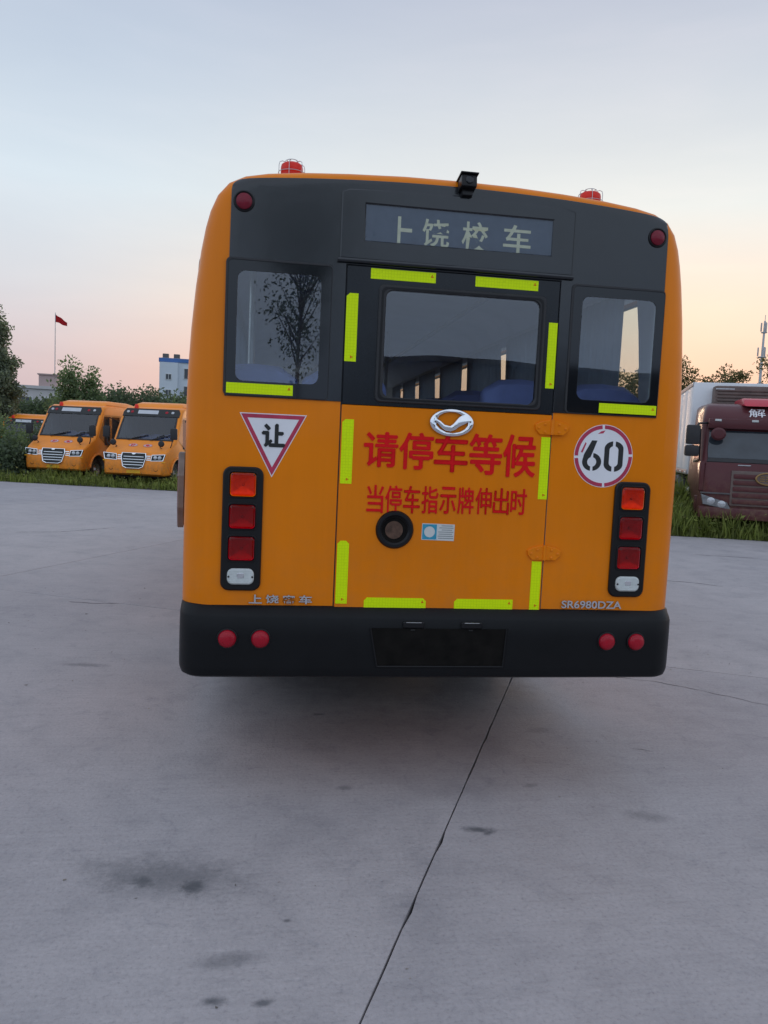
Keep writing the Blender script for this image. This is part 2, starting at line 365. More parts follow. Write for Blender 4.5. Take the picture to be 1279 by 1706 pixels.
# ------------------------------------------------------------------ the ground
def concrete():
    m = bpy.data.materials.new('weathered_concrete'); m.use_nodes = True; nt = m.node_tree; b = nt.nodes['Principled BSDF']
    g = N(nt, 'ShaderNodeNewGeometry'); v = g.outputs['Position']
    n1 = noise(nt, v, .35, 4, .6); n2 = noise(nt, v, 2.3, 8, .65, .3); n3 = noise(nt, v, 60, 4, .7); n4 = noise(nt, v, 9, 6, .7, 1.)
    c = ramp(nt, n1, [(.3, (.35, .332, .342)), (.7, (.425, .402, .408))])
    c = mixc(nt, 1., c, ramp(nt, n2, [(.28, (.80,.81,.83)), (.48, (.98,.98,.985)), (.75, (1.10,1.095,1.09))]), 'MULTIPLY')
    c = mixc(nt, 1., c, ramp(nt, n4, [(.30, (.84,.85,.87)), (.44, (.99,.99,.99)), (.7, (1.04,1.04,1.04))]), 'MULTIPLY')
    c = mixc(nt, 1., c, ramp(nt, n3, [(.28, (.74,.74,.75)), (.45, (.97,.97,.97)), (.62, (1.04,1.04,1.04)), (.78, (1.22,1.21,1.20))]), 'MULTIPLY')
    # brushed trowel streaks
    mp = N(nt, 'ShaderNodeMapping'); mp.inputs['Rotation'].default_value = (0, 0, R(-62)); mp.inputs['Scale'].default_value = (1.2, 26, 1); nt.links.new(v, mp.inputs[0])
    c = mixc(nt, 1., c, ramp(nt, noise(nt, mp.outputs[0], 1.6, 6, .7), [(.3, (.93,.93,.93)), (.7, (1.05,1.05,1.05))]), 'MULTIPLY')
    # oil and rubber stains, the broadest one painted as shade under the bus: (x, y, rx, ry, rotation, strength)
    sp = N(nt, 'ShaderNodeSeparateXYZ'); nt.links.new(v, sp.inputs[0])
    dn = noise(nt, v, 7, 6, .7); dn2 = noise(nt, v, 26, 4, .7)
    for (x, y, rx, ry, a, s) in ((-1.15,-.62,.40,.17,-12,.36), (-1.24,-.65,.06,.05,0,.42), (-1.05,-.69,.06,.055,20,.5), (.16,-.33,.10,.035,-8,.55), (.20,-.36,.05,.025,30,.5), (-.935,-1.31,.045,.03,0,.6),
                              (-.78,-1.33,.035,.02,10,.5), (-.9,-1.13,.13,.05,5,.28), (-.40,.12,.05,.03,0,.3), (-.47,1.15,.05,.03,0,.4), (-.70,-.93,.025,.014,0,.5), (.55,.1,.06,.03,20,.25), (1.0,-.25,.14,.06,-20,.25), (.85,.85,.12,.05,15,.2),
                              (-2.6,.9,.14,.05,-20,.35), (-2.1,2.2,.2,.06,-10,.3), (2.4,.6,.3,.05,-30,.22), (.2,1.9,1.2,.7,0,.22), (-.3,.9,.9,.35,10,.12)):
        ca, sa = math.cos(R(a)), math.sin(R(a))
        dx = math_n(nt, 'SUBTRACT', sp.outputs[0], x); dy = math_n(nt, 'SUBTRACT', sp.outputs[1], y)
        p = math_n(nt, 'DIVIDE', math_n(nt, 'ADD', math_n(nt, 'MULTIPLY', dx, ca), math_n(nt, 'MULTIPLY', dy, sa)), rx)
        q = math_n(nt, 'DIVIDE', math_n(nt, 'ADD', math_n(nt, 'MULTIPLY', dx, -sa), math_n(nt, 'MULTIPLY', dy, ca)), ry)
        d = math_n(nt, 'SQRT', math_n(nt, 'ADD', math_n(nt, 'MULTIPLY', p, p), math_n(nt, 'MULTIPLY', q, q)))
        d = math_n(nt, 'ADD', d, math_n(nt, 'MULTIPLY', math_n(nt, 'ADD', math_n(nt, 'MULTIPLY', dn, .7), math_n(nt, 'MULTIPLY', dn2, .3)), 2.4))
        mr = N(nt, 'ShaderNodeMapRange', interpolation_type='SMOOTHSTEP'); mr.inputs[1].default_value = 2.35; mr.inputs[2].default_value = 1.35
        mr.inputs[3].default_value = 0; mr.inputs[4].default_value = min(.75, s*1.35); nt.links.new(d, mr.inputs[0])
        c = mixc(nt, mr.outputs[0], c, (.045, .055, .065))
    oi = N(nt, 'ShaderNodeObjectInfo')
    c = mixc(nt, 1., c, ramp(nt, oi.outputs['Random'], [(0, (.95,.95,.96)), (1, (1.05,1.04,1.03))]), 'MULTIPLY')
    nt.links.new(c, b.inputs['Base Color'])
    nt.links.new(ramp(nt, n2, [(.3, (.62,)*3), (.7, (.85,)*3)]), b.inputs['Roughness'])
    b.inputs['Specular IOR Level'].default_value = .35
    bn = N(nt, 'ShaderNodeBump'); bn.inputs['Distance'].default_value = .003; nt.links.new(math_n(nt, 'ADD', n3, math_n(nt, 'MULTIPLY', n2, 1.5)), bn.inputs['Height'])
    nt.links.new(bn.outputs[0], b.inputs['Normal']); return m
M['concrete'] = concrete()
M['soil'] = mat('dark_soil', (.045, .04, .032), .9, var=.4, vscale=2, bump=.02, bscale=8)
M['field'] = mat('rough_field', (.05, .06, .028), .9, var=.4, vscale=.6, bump=.03, bscale=3)
M['crackfill'] = mat('crack_dirt', (.022, .02, .019), .9, var=.5, vscale=40)
rnd = random.Random(7)
bm = bmesh.new(); s = 1500
for c in ((-s,-s),(s,-s),(s,s),(-s,s)): bm.verts.new((c[0], c[1], -.12))
bm.faces.new(bm.verts[:]) if False else bm.faces.new(list(bm.verts))
tag(fin(bm, 'ground', M['field']), kind='structure')
bm = bmesh.new()
for c in ((-45,-45),(45,-45),(45,26),(-45,26)): bm.verts.new((c[0], c[1], -.045))
bm.faces.new(list(bm.verts))
yard = tag(fin(bm, 'concrete_yard', M['crackfill']), kind='structure')
# slab grid turned with the long joint that runs under the bus
jd = Vector((1.48, 3.25)).normalized(); jn = Vector((jd.y, -jd.x)); j0 = Vector((-.5, -1.44)).dot(jn)
def verge_left(x): return 19.1-.284*x
def slab(i, k):
    a0 = j0+i*5.95; a1 = a0+5.95; b0 = -31+k*17.; b1 = b0+17.; g = .0026
    n1 = 160 if i in (-1, 0) else 24
    pts = []
    def side(p, q, n):
        for t in range(n):
            u = t/n; jit = rnd.uniform(-.0015, .002)+(rnd.uniform(.001, .007) if rnd.random() < .14 else 0)
            yield p+(q-p)*u, max(0, jit)
    c = [(a0+g, b0+g), (a0+g, b1-g), (a1-g, b1-g), (a1-g, b0+g)]; inn = [Vector((1,0)), Vector((0,-1)), Vector((-1,0)), Vector((0,1))]
    for s_ in range(4):
        p, q = Vector(c[s_]), Vector(c[(s_+1) % 4])
        for w, j in side(p, q, n1 if s_ in (0, 2) else 24):
            w = w+inn[s_]*j; pts.append(jn*w.x+jd*w.y)
    bm = bmesh.new(); top = [bm.verts.new((p.x, p.y, 0)) for p in pts]
    cen = sum(pts, Vector((0, 0)))/len(pts)
    ch = [bm.verts.new((p.x, p.y, -.009)) for p in pts]
    ins = [p+(cen-p).normalized()*rnd.uniform(.0008, .0035) for p in pts]
    for v, p in zip(top, ins): v.co.x, v.co.y = p.x, p.y
    bot = [bm.verts.new((p.x, p.y, -.04)) for p in pts]
    bm.faces.new(top)
    n = len(pts)
    for A, B in ((top, ch), (ch, bot)):
        for q in range(n): bm.faces.new((A[q], A[(q+1) % n], B[(q+1) % n], B[q]))
    fin(bm, 'concrete_slab', M['concrete'], yard)
for i in range(-4, 4):
    for k in range(0, 4): slab(i, k)
def crack(pts, w):
    P = []
    for a, b in zip(pts, pts[1:]):
        a, b = Vector(a), Vector(b); n = max(2, int((b-a).length/.05))
        for t in range(n): P.append(a+(b-a)*t/n+Vector((rnd.uniform(-.012, .012), rnd.uniform(-.012, .012))))
    P.append(Vector(pts[-1])); bm = bmesh.new(); prev = None
    for i, p in enumerate(P):
        d = (P[min(i+1, len(P)-1)]-P[max(0, i-1)]).normalized(); nn = Vector((-d.y, d.x)); ww = w*rnd.uniform(.3, 1)*(.25 if i in (0, len(P)-1) else 1)
        cur = (bm.verts.new((p.x+nn.x*ww, p.y+nn.y*ww, .0018)), bm.verts.new((p.x-nn.x*ww, p.y-nn.y*ww, .0018)))
        if prev: bm.faces.new((prev[0], prev[1], cur[1], cur[0]))
        prev = cur
    fin(bm, 'crack', M['crackfill'], yard)
crack([(1.75,1.95),(2.11,1.81),(2.35,1.6),(2.67,1.27),(3.2,.95)], .004)
crack([(4.5,6.3),(4.9,6.15),(5.2,5.9)], .012); crack([(-2.75,4.35),(-2.5,4.3),(-2.25,4.3)], .008)
crack([(-4.9,9.6),(-4.2,9.8),(-3.5,10.6)], .012); crack([(1.3,.55),(1.42,.5)], .004); crack([(6.6,9.0),(7.6,8.7)], .015)

# ------------------------------------------------------------------ the school bus in front
BUS = thing('school_bus', 'large orange school bus seen from behind, parked in the middle of the yard', 'bus')
BL = 9.7                                              # body length
half0 = [(1.185, .62), (1.198, .80), (1.2, 1.1), (1.2, 1.5), (1.2, 1.85), (1.196, 2.0), (1.186, 2.18), (1.170, 2.36), (1.150, 2.52), (1.132, 2.62), (1.112, 2.70), (1.080, 2.775), (1.030, 2.832), (.96, 2.866), (.86, 2.888), (.70, 2.908), (.5, 2.923), (.25, 2.935), (0, 2.938)]
half = [(x, z if z < 2.6 else 2.6+(z-2.6)*.915) for x, z in half0]
outline = half + [(-x, z) for x, z in half[-2::-1]]
def body_loft(bm, outl, inset0, y0, y1, r, zmin):
    n = len(outl); nor = []
    for i in range(n):
        a = Vector(outl[max(0, i-1)]); b = Vector(outl[min(n-1, i+1)]); d = (b-a).normalized(); nor.append(Vector((-d.y, d.x)))
    def ring(y, ins):
        out = []
        for (x, z), k in zip(outl, nor):
            q = Vector((x, z))+k*(inset0+ins*(1-.58*max(0, -k.y))); z2 = max(q.y, zmin) if z > .63 else zmin
            out.append(bm.verts.new((q.x, y if abs(y-y0) > r+.01 or k.y >= 0 else y0+(y-y0)*(1-.58*-k.y), z2)))
        return out
    rs = []
    for k in range(0, 9):
        ph = PI/2*k/8; rs.append(ring(y0+r*(1-math.cos(PI/2-ph)) if False else y0+r*(1-math.cos(ph)), r*(1-math.sin(ph))))
    for y in np.linspace(y0+r+.3, y1-r-.3, 8): rs.append(ring(y, 0))
    for k in range(8, -1, -1):
        ph = PI/2*k/8; rs.append(ring(y1-r*(1-math.cos(ph)), r*(1-math.sin(ph))))
    for a, b in zip(rs, rs[1:]):
        for i in range(n): j = (i+1) % n; bm.faces.new((a[i], a[j], b[j], b[i]))
    f0 = bm.faces.new(rs[0]); f1 = bm.faces.new(rs[-1]); return
bm = bmesh.new(); body_loft(bm, outline, 0, 0, BL, .125, .62); bmesh.ops.recalc_face_normals(bm, faces=bm.faces)
nf = len(bm.faces); body_loft(bm, outline, .055, .05, BL-.05, .09, .90)
bm.faces.ensure_lookup_table(); inner = bm.faces[nf:]; bmesh.ops.recalc_face_normals(bm, faces=inner)
bmesh.ops.reverse_faces(bm, faces=inner)
for fc in inner: fc.material_index = 1
body = fin(bm, 'body', M['orange'], BUS, recalc=False); body.data.materials.append(M['inner'])
WIN_Y = [(.42, 1.34), (1.46, 2.62), (2.74, 3.90), (4.02, 5.18), (5.30, 6.46), (6.58, 7.74), (7.86, 8.72)]
cut = bmesh.new()
for sx in (-1, 1):
    a, b = sorted((sx*.565, sx*1.0)); bx(cut, a, b, -.2, .2, 1.905, 2.455)
bx(cut, -.505, .505, -.2, .2, .70, 2.492)
for y0, y1 in WIN_Y: bx(cut, -2, 2, y0+.02, y1-.02, 1.62, 2.54)
bx(cut, -1.02, 1.02, BL-.3, BL+.3, 1.45, 2.55)
for yw in (2.75, 7.6): lathe(cut, [(0, -2), (.56, -2), (.56, 2), (0, 2)], 28, Matrix.Translation((0, yw, .48)) @ AXX)
for fc in cut.faces: fc.material_index = 1
bool_cut(body, cut, mats=(M['orange'], M['inner'])); smooth_mesh(body.data, 32)
# rubber waist mouldings and floor
box('floor', -1.12, 1.12, .1, BL-.1, .90, .93, M['floor_in'], BUS)
box('chassis', -.95, .95, 1.0, BL-.3, .34, .64, M['chassis'], BUS)  # deep box, brought low to darken the ground under the bus
for sx in (-1, 1):
    for y0, y1 in ((1.12, 2.12), (3.38, 6.98), (8.22, 9.45)): box('shade_skirt', min(sx*1.165, sx*1.19), max(sx*1.165, sx*1.19), y0, y1, .34, .63, M['orange'], BUS, .008)  # unseen skirts, added to stop side light reaching under the bus
    box('shade_flap', sx*1.0-.17, sx*1.0+.17, 2.02, 2.04, .14, .62, M['rubber'], BUS, .004)  # unseen sheet, added to deepen the shade below the floor
bm = bmesh.new()
for sx in (-1, 1): bx(bm, sx*.45-.06, sx*.45+.06, 1.0, BL-.4, .44, .60)
tube(bm, [(-.9, 2.75, .48), (.9, 2.75, .48)], .09, 10); tube(bm, [(-.9, 7.6, .48), (.9, 7.6, .48)], .06, 10)
fin(bm, 'axle', M['chassis'], BUS)
# inner ceiling lining and front bulkhead
bm = bmesh.new()
pp = [(-1.05, 2.60), (-.98, 2.70), (-.8, 2.76), (0, 2.82), (.8, 2.76), (.98, 2.70), (1.05, 2.60)]
q0 = [bm.verts.new((x, .14, z)) for x, z in pp]; q1 = [bm.verts.new((x, BL-.15, z)) for x, z in pp]
for i in range(6): bm.faces.new((q0[i], q0[i+1], q1[i+1], q1[i]))
fin(bm, 'ceiling_lining', M['inner'], BUS, 60)
# side windows
for sx in (-1, 1):
    for y0, y1 in WIN_Y:
        xf = Matrix.Translation((sx*1.192, 0, 0)) @ Matrix.Rotation(-sx*R(3.2), 4, 'Y')
        # plates are drawn in (x,z) facing -Y; turn them to face the side
        T = Matrix.Translation((sx*1.208, (y0+y1)/2, 2.02)) @ Matrix.Rotation(-sx*R(2.6), 4, 'Y') @ Matrix.Rotation(sx*PI/2, 4, 'Z')
        w = (y1-y0)/2
        fr = plate('side_window', [rrect(-w, -.42, w, .55, .06), rrect(-w+.035, -.36, w-.035, .50, .05)], -.004, .012, M['frit'], BUS, .002, xf=T)
        plate('pane', rrect(-w+.033, -.362, w-.033, .502, .05), .0, .006, M['side_glass'], fr, xf=T)
T = Matrix.Translation((0, BL+.003, 0)) @ Matrix.Rotation(PI, 4, 'Z')
ws = plate('windscreen', [rrect(-1.07, 1.40, 1.07, 2.60, .1), rrect(-.99, 1.48, .99, 2.52, .08)], -.006, .012, M['frit'], BUS, .002, xf=T)
plate('pane', rrect(-.992, 1.478, .992, 2.522, .08), 0, .006, M['side_glass'], ws, xf=T)
for sx in (-1, 1):
    box('skirt_rail', min(sx*1.204, sx*1.222), max(sx*1.204, sx*1.222), .75, BL-.4, 1.30, 1.36, M['rubber'], BUS, .005)
    for yw in (2.75, 7.6):
        wh = lathe_o('wheel', [(.26, -.13), (.42, -.135), (.475, -.10), (.48, -.04), (.48, .04), (.475, .10), (.42, .135), (.26, .13)], M['tyre'], BUS, 36, Matrix.Translation((sx*1.02, yw, .48)) @ Matrix.Rotation(sx*PI/2, 4, 'Y'))
        lathe_o('rim', [(0, .05), (.07, .06), (.09, .09), (.12, .05), (.2, .03), (.25, .10), (.275, .125), (.265, -.1), (0, -.1)], M['rim'], wh, 28, Matrix.Translation((sx*1.02, yw, .48)) @ Matrix.Rotation(sx*PI/2, 4, 'Y'))

# --- black upper panels at the rear
def top_edge(x): return 2.868-.048*x*x
def upper_outline():
    o = [(1.024, 1.879), (1.020, 2.3), (1.016, 2.72)]
    for k in range(7):
        a = R(k*15); o.append((1.016-.05+.05*math.cos(a), 2.772+.05*math.sin(a)))
    for x in np.linspace(.9, -.9, 25): o.append((float(x), top_edge(x)))
    for k in range(7):
        a = R(90+k*15); o.append((-1.016+.05+.05*math.cos(a), 2.772+.05*math.sin(a)))
    return o + [(-1.016, 2.72), (-1.020, 2.3), (-1.024, 1.879)]
bigo = upper_outline()
mask = bigo[:] + [(-.5035, 1.879), (-.5035, 2.4905), (.5035, 2.4905), (.5035, 1.879)]
def rear_depth(x, z):
    best = 9; k = None; p = Vector((x, z))
    for a, b in zip(outline, outline[1:]):
        a, b = Vector(a), Vector(b); t = max(0, min(1, (p-a).dot(b-a)/(b-a).length_squared)); q = a.lerp(b, t); d = (p-q).length
        if d < best: best = d; e = (b-a).normalized(); k = Vector((-e.y, e.x))
    r = .125*(1-.58*max(0, -k.y)); return r-math.sqrt(max(0, r*r-max(0, r-best)**2))
bm = bmesh.new(); plate_bm(bm, [mask, rrect(-.985, 1.94, -.60, 2.435, .03), rrect(.60, 1.94, .985, 2.435, .03)], -.0055, .005, .001)
for co, no in [((float(x), 0, 0), (1, 0, 0)) for x in list(np.linspace(-.9, .9, 19))+[-1.0, -.975, -.94, .94, .975, 1.0]]+[((0, 0, z), (0, 0, 1)) for z in (2.70, 2.74, 2.77, 2.79, 2.805, 2.82, 2.835, 2.85)]:
    bmesh.ops.bisect_plane(bm, geom=bm.verts[:]+bm.edges[:]+bm.faces[:], plane_co=co, plane_no=no)
for v in bm.verts: v.co.y += rear_depth(v.co.x, v.co.z)
panel = fin(bm, 'upper_rear_panel', M['black_gloss'], BUS, 30)
for sx, nm in ((-1, 'left'), (1, 'right')):
    a, b = sorted((sx*.566, sx*1.021)); c, d = sorted((sx*.612, sx*.979))
    fr = plate('rear_window', [rrect(a, 1.884, b, 2.472, .018), rrect(c, 1.948, d, 2.427, .035)], -.009, .0045, M['frit'], BUS, .0012)
    plate('pane', rrect(c-.012, 1.936, d+.012, 2.439, .035), -.0075, .003, M['glass'], fr)
    plate('rubber_seal', [rrect(a-.010, 1.880, b+.002, 2.482, .022), rrect(a+.001, 1.8845, b-.001, 2.4715, .018)], -.0105, .006, M['rubber'], fr, .002)
# sign housing above the door
sp_ = [(-.535, 2.512), (.548, 2.512), (.548, 2.80)] + [(float(x), 2.826-.05*x*x) for x in np.linspace(.5, -.5, 13)] + [(-.535, 2.80)]
sgn = plate('sign_housing', [sp_, rrect(-.426, 2.597, .443, 2.755)], -.020, .0155, M['black_gloss'], BUS, .005)
plate('display_board', rrect(-.426, 2.597, .443, 2.755), -.009, .004, M['led'], sgn)
for ch, x0, x1, z0, z1 in (('上', -.332, -.205, 2.572, 2.715), ('饶', -.167, -.042, 2.592, 2.715), ('校', .016, .140, 2.594, 2.720), ('车', .211, .342, 2.597, 2.722)):
    me = text_mesh(ch, .012); bmt = bmesh.new(); bmt.from_mesh(me); bpy.data.meshes.remove(me)
    xs = [v.co.x for v in bmt.verts]; ys = [v.co.y for v in bmt.verts]
    for v in bmt.verts:
        tx = (v.co.x-min(xs))/(max(xs)-min(xs)); tz = (v.co.y-min(ys))/(max(ys)-min(ys)); v.co = Vector((x0+tx*(x1-x0), -.0100 if v.co.z > 0 else -.0088, z0+tz*(z1-z0)))
    bmesh.ops.bisect_plane(bmt, geom=bmt.verts[:]+bmt.edges[:]+bmt.faces[:], plane_co=(0, 0, 2.5985), plane_no=(0, 0, -1), clear_outer=True)
    fin(bmt, 'lettering', M['ledtext'], sgn)
plate('display_glass', rrect(-.428, 2.595, .445, 2.757), -.0135, .002, glass_mat('display_glass', (.8, .83, .86), 1.45), sgn)
bm = bmesh.new(); tube(bm, [(-.545, -.012, 2.506), (0, -.016, 2.507), (.555, -.012, 2.506)], .012, 8); fin(bm, 'drip_rail', M['black_gloss'], BUS, 60)
for sx in (-1, 1):
    lp = lathe_o('marker_lamp', [(0, .018), (.012, .0175), (.024, .014), (.034, .008), (.036, 0)], M['darkred'], BUS, 28, at_rear(sx*.961, 2.722, -.004))
    lathe_o('bezel', [(.037, .006), (.041, .009), (.045, .007), (.047, 0)], M['housing'], lp, 28, at_rear(sx*.961, 2.722, -.004))

# --- rear door
door = plate('rear_door', rrect(-.499, .905, .499, 1.8665, .004), -.006, .03, M['orange'], BUS, .003)
plate('door_jamb', [rrect(-.53, .72, .53, 2.51), rrect(-.47, .95, .47, 2.46)], .03, .02, M['rubber'], door)
plate('door_seal', [rrect(-.512, .70, .512, 2.500), rrect(-.490, .93, .490, 2.478)], .0045, .012, M['rubber'], door)
dw = [rrect(-.499, 1.8672, .499, 2.487, .006), rrect(-.345, 1.892, .428, 2.406, .03)]
M['black_satin'] = mat('black_satin_paint', (.007, .010, .014), .22, var=.25, vscale=6, ior=1.42)
plate('door_upper_panel', dw, -.006, .03, M['black_satin'], door, .003)
fr = plate('door_window_frame', [rrect(-.352, 1.886, .435, 2.412, .025), rrect(-.318, 1.910, .406, 2.388, .035)], -.016, .03, M['rubber'], door, .004)
plate('window_trim', [rrect(-.340, 1.8965, .423, 2.401, .025), rrect(-.330, 1.905, .414, 2.394, .03)], -.018, .004, M['steel'] if False else M['housing'], door, .001)
plate('window_pane', rrect(-.325, 1.903, .413, 2.395, .03), -.006, .004, M['glass'], door)
plate('inner_trim', [rrect(-.49, .95, .49, 2.46, .01), rrect(-.33, 1.90, .42, 2.40, .03)], .026, .012, M['inner'], door)
strips = [(-.392, 2.434, -.094, 2.480, 'r', 0), (.092, 2.434, .392, 2.480, 'r', 0), (-.497, 2.061, -.444, 2.364, 'b', 1), (.455, 1.991, .502, 2.295, 'b', 0),
          (-.494, 1.507, -.441, 1.801, 'b', 1), (.453, 1.467, .499, 1.762, 'b', 0), (-.494, .948, -.440, 1.243, 'b', 2), (-.360, .931, -.065, .979, 'r', 2), (.072, .931, .360, .979, 'r', 1), (.444, .932, .492, 1.167, 'b', 0)]
def strip(x0, z0, x1, z1, end, ch, par, y):
    x0 = max(x0, -.4975) if par is door else x0; x1 = min(x1, .4975) if par is door else x1
    c = .014
    o = [(x0, z0), (x1, z0)] + ([(x1, z1-c), (x1-c, z1)] if ch == 2 else [(x1, z1)]) + ([(x0+c, z1), (x0, z1-c)] if ch >= 1 else [(x0, z1)])
    s = plate('reflective_strip', o, y, .0012, M['strip'], par)
    mx, mz = (x1-.017, z1-.016) if end == 'r' else ((x0+x1)/2+.006, z0+.020)
    tri = [(mx-.0065, mz-.006), (mx+.0065, mz-.006), (mx, mz+.007)] if end == 'r' else [(mx-.006, mz-.0065), (mx+.007, mz), (mx-.006, mz+.0065)]
    plate('strip_mark', [tri, [(mx+(p[0]-mx)*.42, mz+(p[1]-mz)*.42) for p in tri]], y-.0006, .0007, M['red_paint'], s if par is BUS else par)
for a in strips: strip(*a[:4], a[4], a[5], door, -.0076)
strip(-1.017, 1.892, -.723, 1.938, 'r', 0, BUS, -.0124); strip(.726, 1.891, 1.016, 1.936, 'r', 0, BUS, -.0124)
def line(chars, x0, x1, zl0, zl1, zr0, zr1, w, bold):
    n = len(chars); st = (x1-x0-w)/(n-1)
    for i, c in enumerate(chars):
        t = i/(n-1); a = x0+i*st
        text('lettering', c, a, a+w, zl0+(zr0-zl0)*t, zl1+(zr1-zl1)*t, -.0075, .0018, M['red_paint'], door, 0., None, bold)
line('请停车等候', -.388, .428, 1.592, 1.748, 1.570, 1.765, .155, .0034)
line('当停车指示牌伸出时', -.366, .398, 1.378, 1.505, 1.390, 1.512, .076, .0014)
# winged oval badge
bm = bmesh.new(); ex, ez, rx, rz = .014, 1.8075, .104, .0635
ha = [(372,392),(400,320),(490,260),(600,230),(720,232),(880,278),(800,335),(745,410),(690,480),(630,525),(520,498),(440,425),(390,400)]
hb = [(352,450),(400,500),(470,572),(540,620),(640,637),(740,602),(800,545),(880,495),(1000,428),(990,500),(930,580),(830,640),(690,672),(560,657),(430,592),(350,510)]
nz = lambda l: [(ex+(x-665)/445*rx, ez-(y-455)/290*rz) for x, y in l]
plate_bm(bm, [ell(ex, ez, rx, rz, 56), nz(ha), nz(hb)], -.019, .013, .003)
fin(bm, 'winged_badge', M['chrome'], door, 50)
# round exhaust port
bm = bmesh.new(); lathe(bm, [(.060, -.02), (.062, .004), (.070, .012), (.082, .012), (.089, .004), (.0895, 0)], 40, at_rear(-.230, 1.301, -.006)); port = fin(bm, 'round_port', M['housing'], door, 40)
lathe_o('port_sleeve', [(.062, .0035), (.055, .003), (.052, -.0), (.0, -.001)], M['plate_dark'], door, 32, at_rear(-.230, 1.301, -.0065))
bm = bmesh.new(); plate_bm(bm, [ell(-.233, 1.299, .042, .042, 24)], -.0085, .002, .001); plate_bm(bm, [[(-.236, 1.33), (-.205, 1.275), (-.199, 1.279), (-.230, 1.334)]], -.0105, .003)
fin(bm, 'rusty_flap', M['rust'], door, 40)
# small sticker with a disc and unreadable lines
stk = plate('sticker', rrect(-.101, 1.256, .055, 1.334), -.0072, .0012, M['sticker'], door, xf=Matrix.Translation((-.02, 0, 1.295)) @ Matrix.Rotation(R(.8), 4, 'Y') @ Matrix.Translation((.02, 0, -1.295)))
plate('sticker_emblem', [rrect(-.098, 1.260, -.030, 1.331), ell(-.064, 1.2955, .026, n=24)], -.0078, .0008, M['teal'], door)
for k, (a, b) in enumerate(((-.008, .046), (-.018, .05), (-.006, .044), (-.022, .05), (-.020, .044), (-.024, .05), (-.022, .051))):
    plate('print_line', rrect(a, 1.324-k*.0098, b, 1.327-k*.0098), -.0077, .0006, M['ink'], door)
# hinges
for hz, hx in ((1.8095, .4865), (1.2110, .4785)):
    w, h = .096, .038; x0 = .5
    bm = bmesh.new()
    for s_ in (-1, 1):
        o = [(x0+s_*.004, hz+h*.92), (x0+s_*.004, hz-h*.95), (x0+s_*.058, hz-h*.95), (x0+s_*(w-.016), hz-h*.35), (x0+s_*(w-.012), hz+h*.25), (x0+s_*.058, hz+h*.6)]
        plate_bm(bm, [o], -.016, .010, .002)
    tube(bm, [(x0, -.016, hz-h*.95), (x0, -.016, hz+h*.95)], .008, 10)
    hg = fin(bm, 'hinge', M['orange'], door, 30)
    for s_ in (-1, 1):
        for px, pz in ((.035, .35), (.035, -.62), (.066, -.12)): lathe_o('hinge_screw', [(.006, 0), (.006, .003), (.003, .0045), (0, .0046)], M['orange'], door, 10, at_rear(x0+s_*px, hz+h*pz, -.016))

# --- painted road signs on the body
tri = [(-.955, 1.8085), (-.655, 1.8085), (-.8045, 1.5225)]
plate('yield_sign', tri, -.0010, .0012, M['sign_white'], BUS)
ti = inset(tri[::-1] if area(tri) < 0 else tri, .021); to = inset(tri[::-1] if area(tri) < 0 else tri, .004)
plate('yield_border', [to, ti], -.0018, .0010, M['sign_red'], BUS)
text('yield_lettering', '让', -.850, -.753, 1.663, 1.760, -.0016, .0010, M['black_paint'], BUS, 0., None, .0045)
plate('speed_sign', ell(.7705, 1.685, .1485, .1505, 56), -.0010, .0012, M['sign_white'], BUS)
bm = bmesh.new()
for k in range(4):
    a0, a1 = 90*k+4+2, 90*(k+1)-1+2; P = [(.7705+.1455*math.cos(R(a)), 1.685+.1475*math.sin(R(a))) for a in np.linspace(a0, a1, 14)]; Q = [(.7705+.128*math.cos(R(a)), 1.685+.130*math.sin(R(a))) for a in np.linspace(a1, a0, 14)]
    plate_bm(bm, [P+Q], -.0018, .0010)
fin(bm, 'speed_border', M['sign_red'], BUS)
plate('paint_smear', [(.655, 1.70), (.664, 1.698), (.681, 1.742), (.676, 1.748)], -.0018, .0010, M['sign_red'], BUS)
plate('paint_smear', [(.735, 1.790), (.762, 1.794), (.772, 1.808), (.752, 1.803)], -.0018, .0010, M['sign_red'], BUS)
def arc(cx, cz, rx, rz, a0, a1, n=14): return [(cx+rx*math.cos(R(a)), cz+rz*math.sin(R(a))) for a in np.linspace(a0, a1, n)]
bm = bmesh.new()
for s_ in (-1, 1):                                     # the nought in two stencil halves
    cx = .822
    O = [(cx+s_*.007, 1.758)] + [(cx+s_*abs(x-cx), z) for x, z in arc(cx, 1.722, .048, .036, 80, 0)] + [(cx+s_*abs(x-cx), z) for x, z in arc(cx, 1.648, .048, .036, 0, -80)] + [(cx+s_*.007, 1.612)]
    I = [(cx+s_*.007, 1.635)] + [(cx+s_*abs(x-cx), z) for x, z in arc(cx, 1.655, .023, .020, -72, 0)] + [(cx+s_*abs(x-cx), z) for x, z in arc(cx, 1.715, .023, .020, 0, 72)] + [(cx+s_*.007, 1.735)]
    plate_bm(bm, [O+I], -.0018, .0010)
cx, cz = .713, 1.655                                    # the six: stem with left half bowl, right half bowl
O = [(.735, 1.758), (.708, 1.758), (.672, 1.690)] + arc(cx, cz, .048, .043, 165, 262) + [(cx-.006, 1.633)] + arc(cx, cz, .023, .023, 255, 110) + [(.712, 1.694)]
plate_bm(bm, [O], -.0018, .0010)
O = [(cx+.006, 1.699)] + arc(cx, cz, .048, .043, 82, -82) + [(cx+.006, 1.633)] + arc(cx, cz, .023, .023, -75, 75)
plate_bm(bm, [O], -.0018, .0010)
fin(bm, 'speed_number', M['black_paint'], BUS)
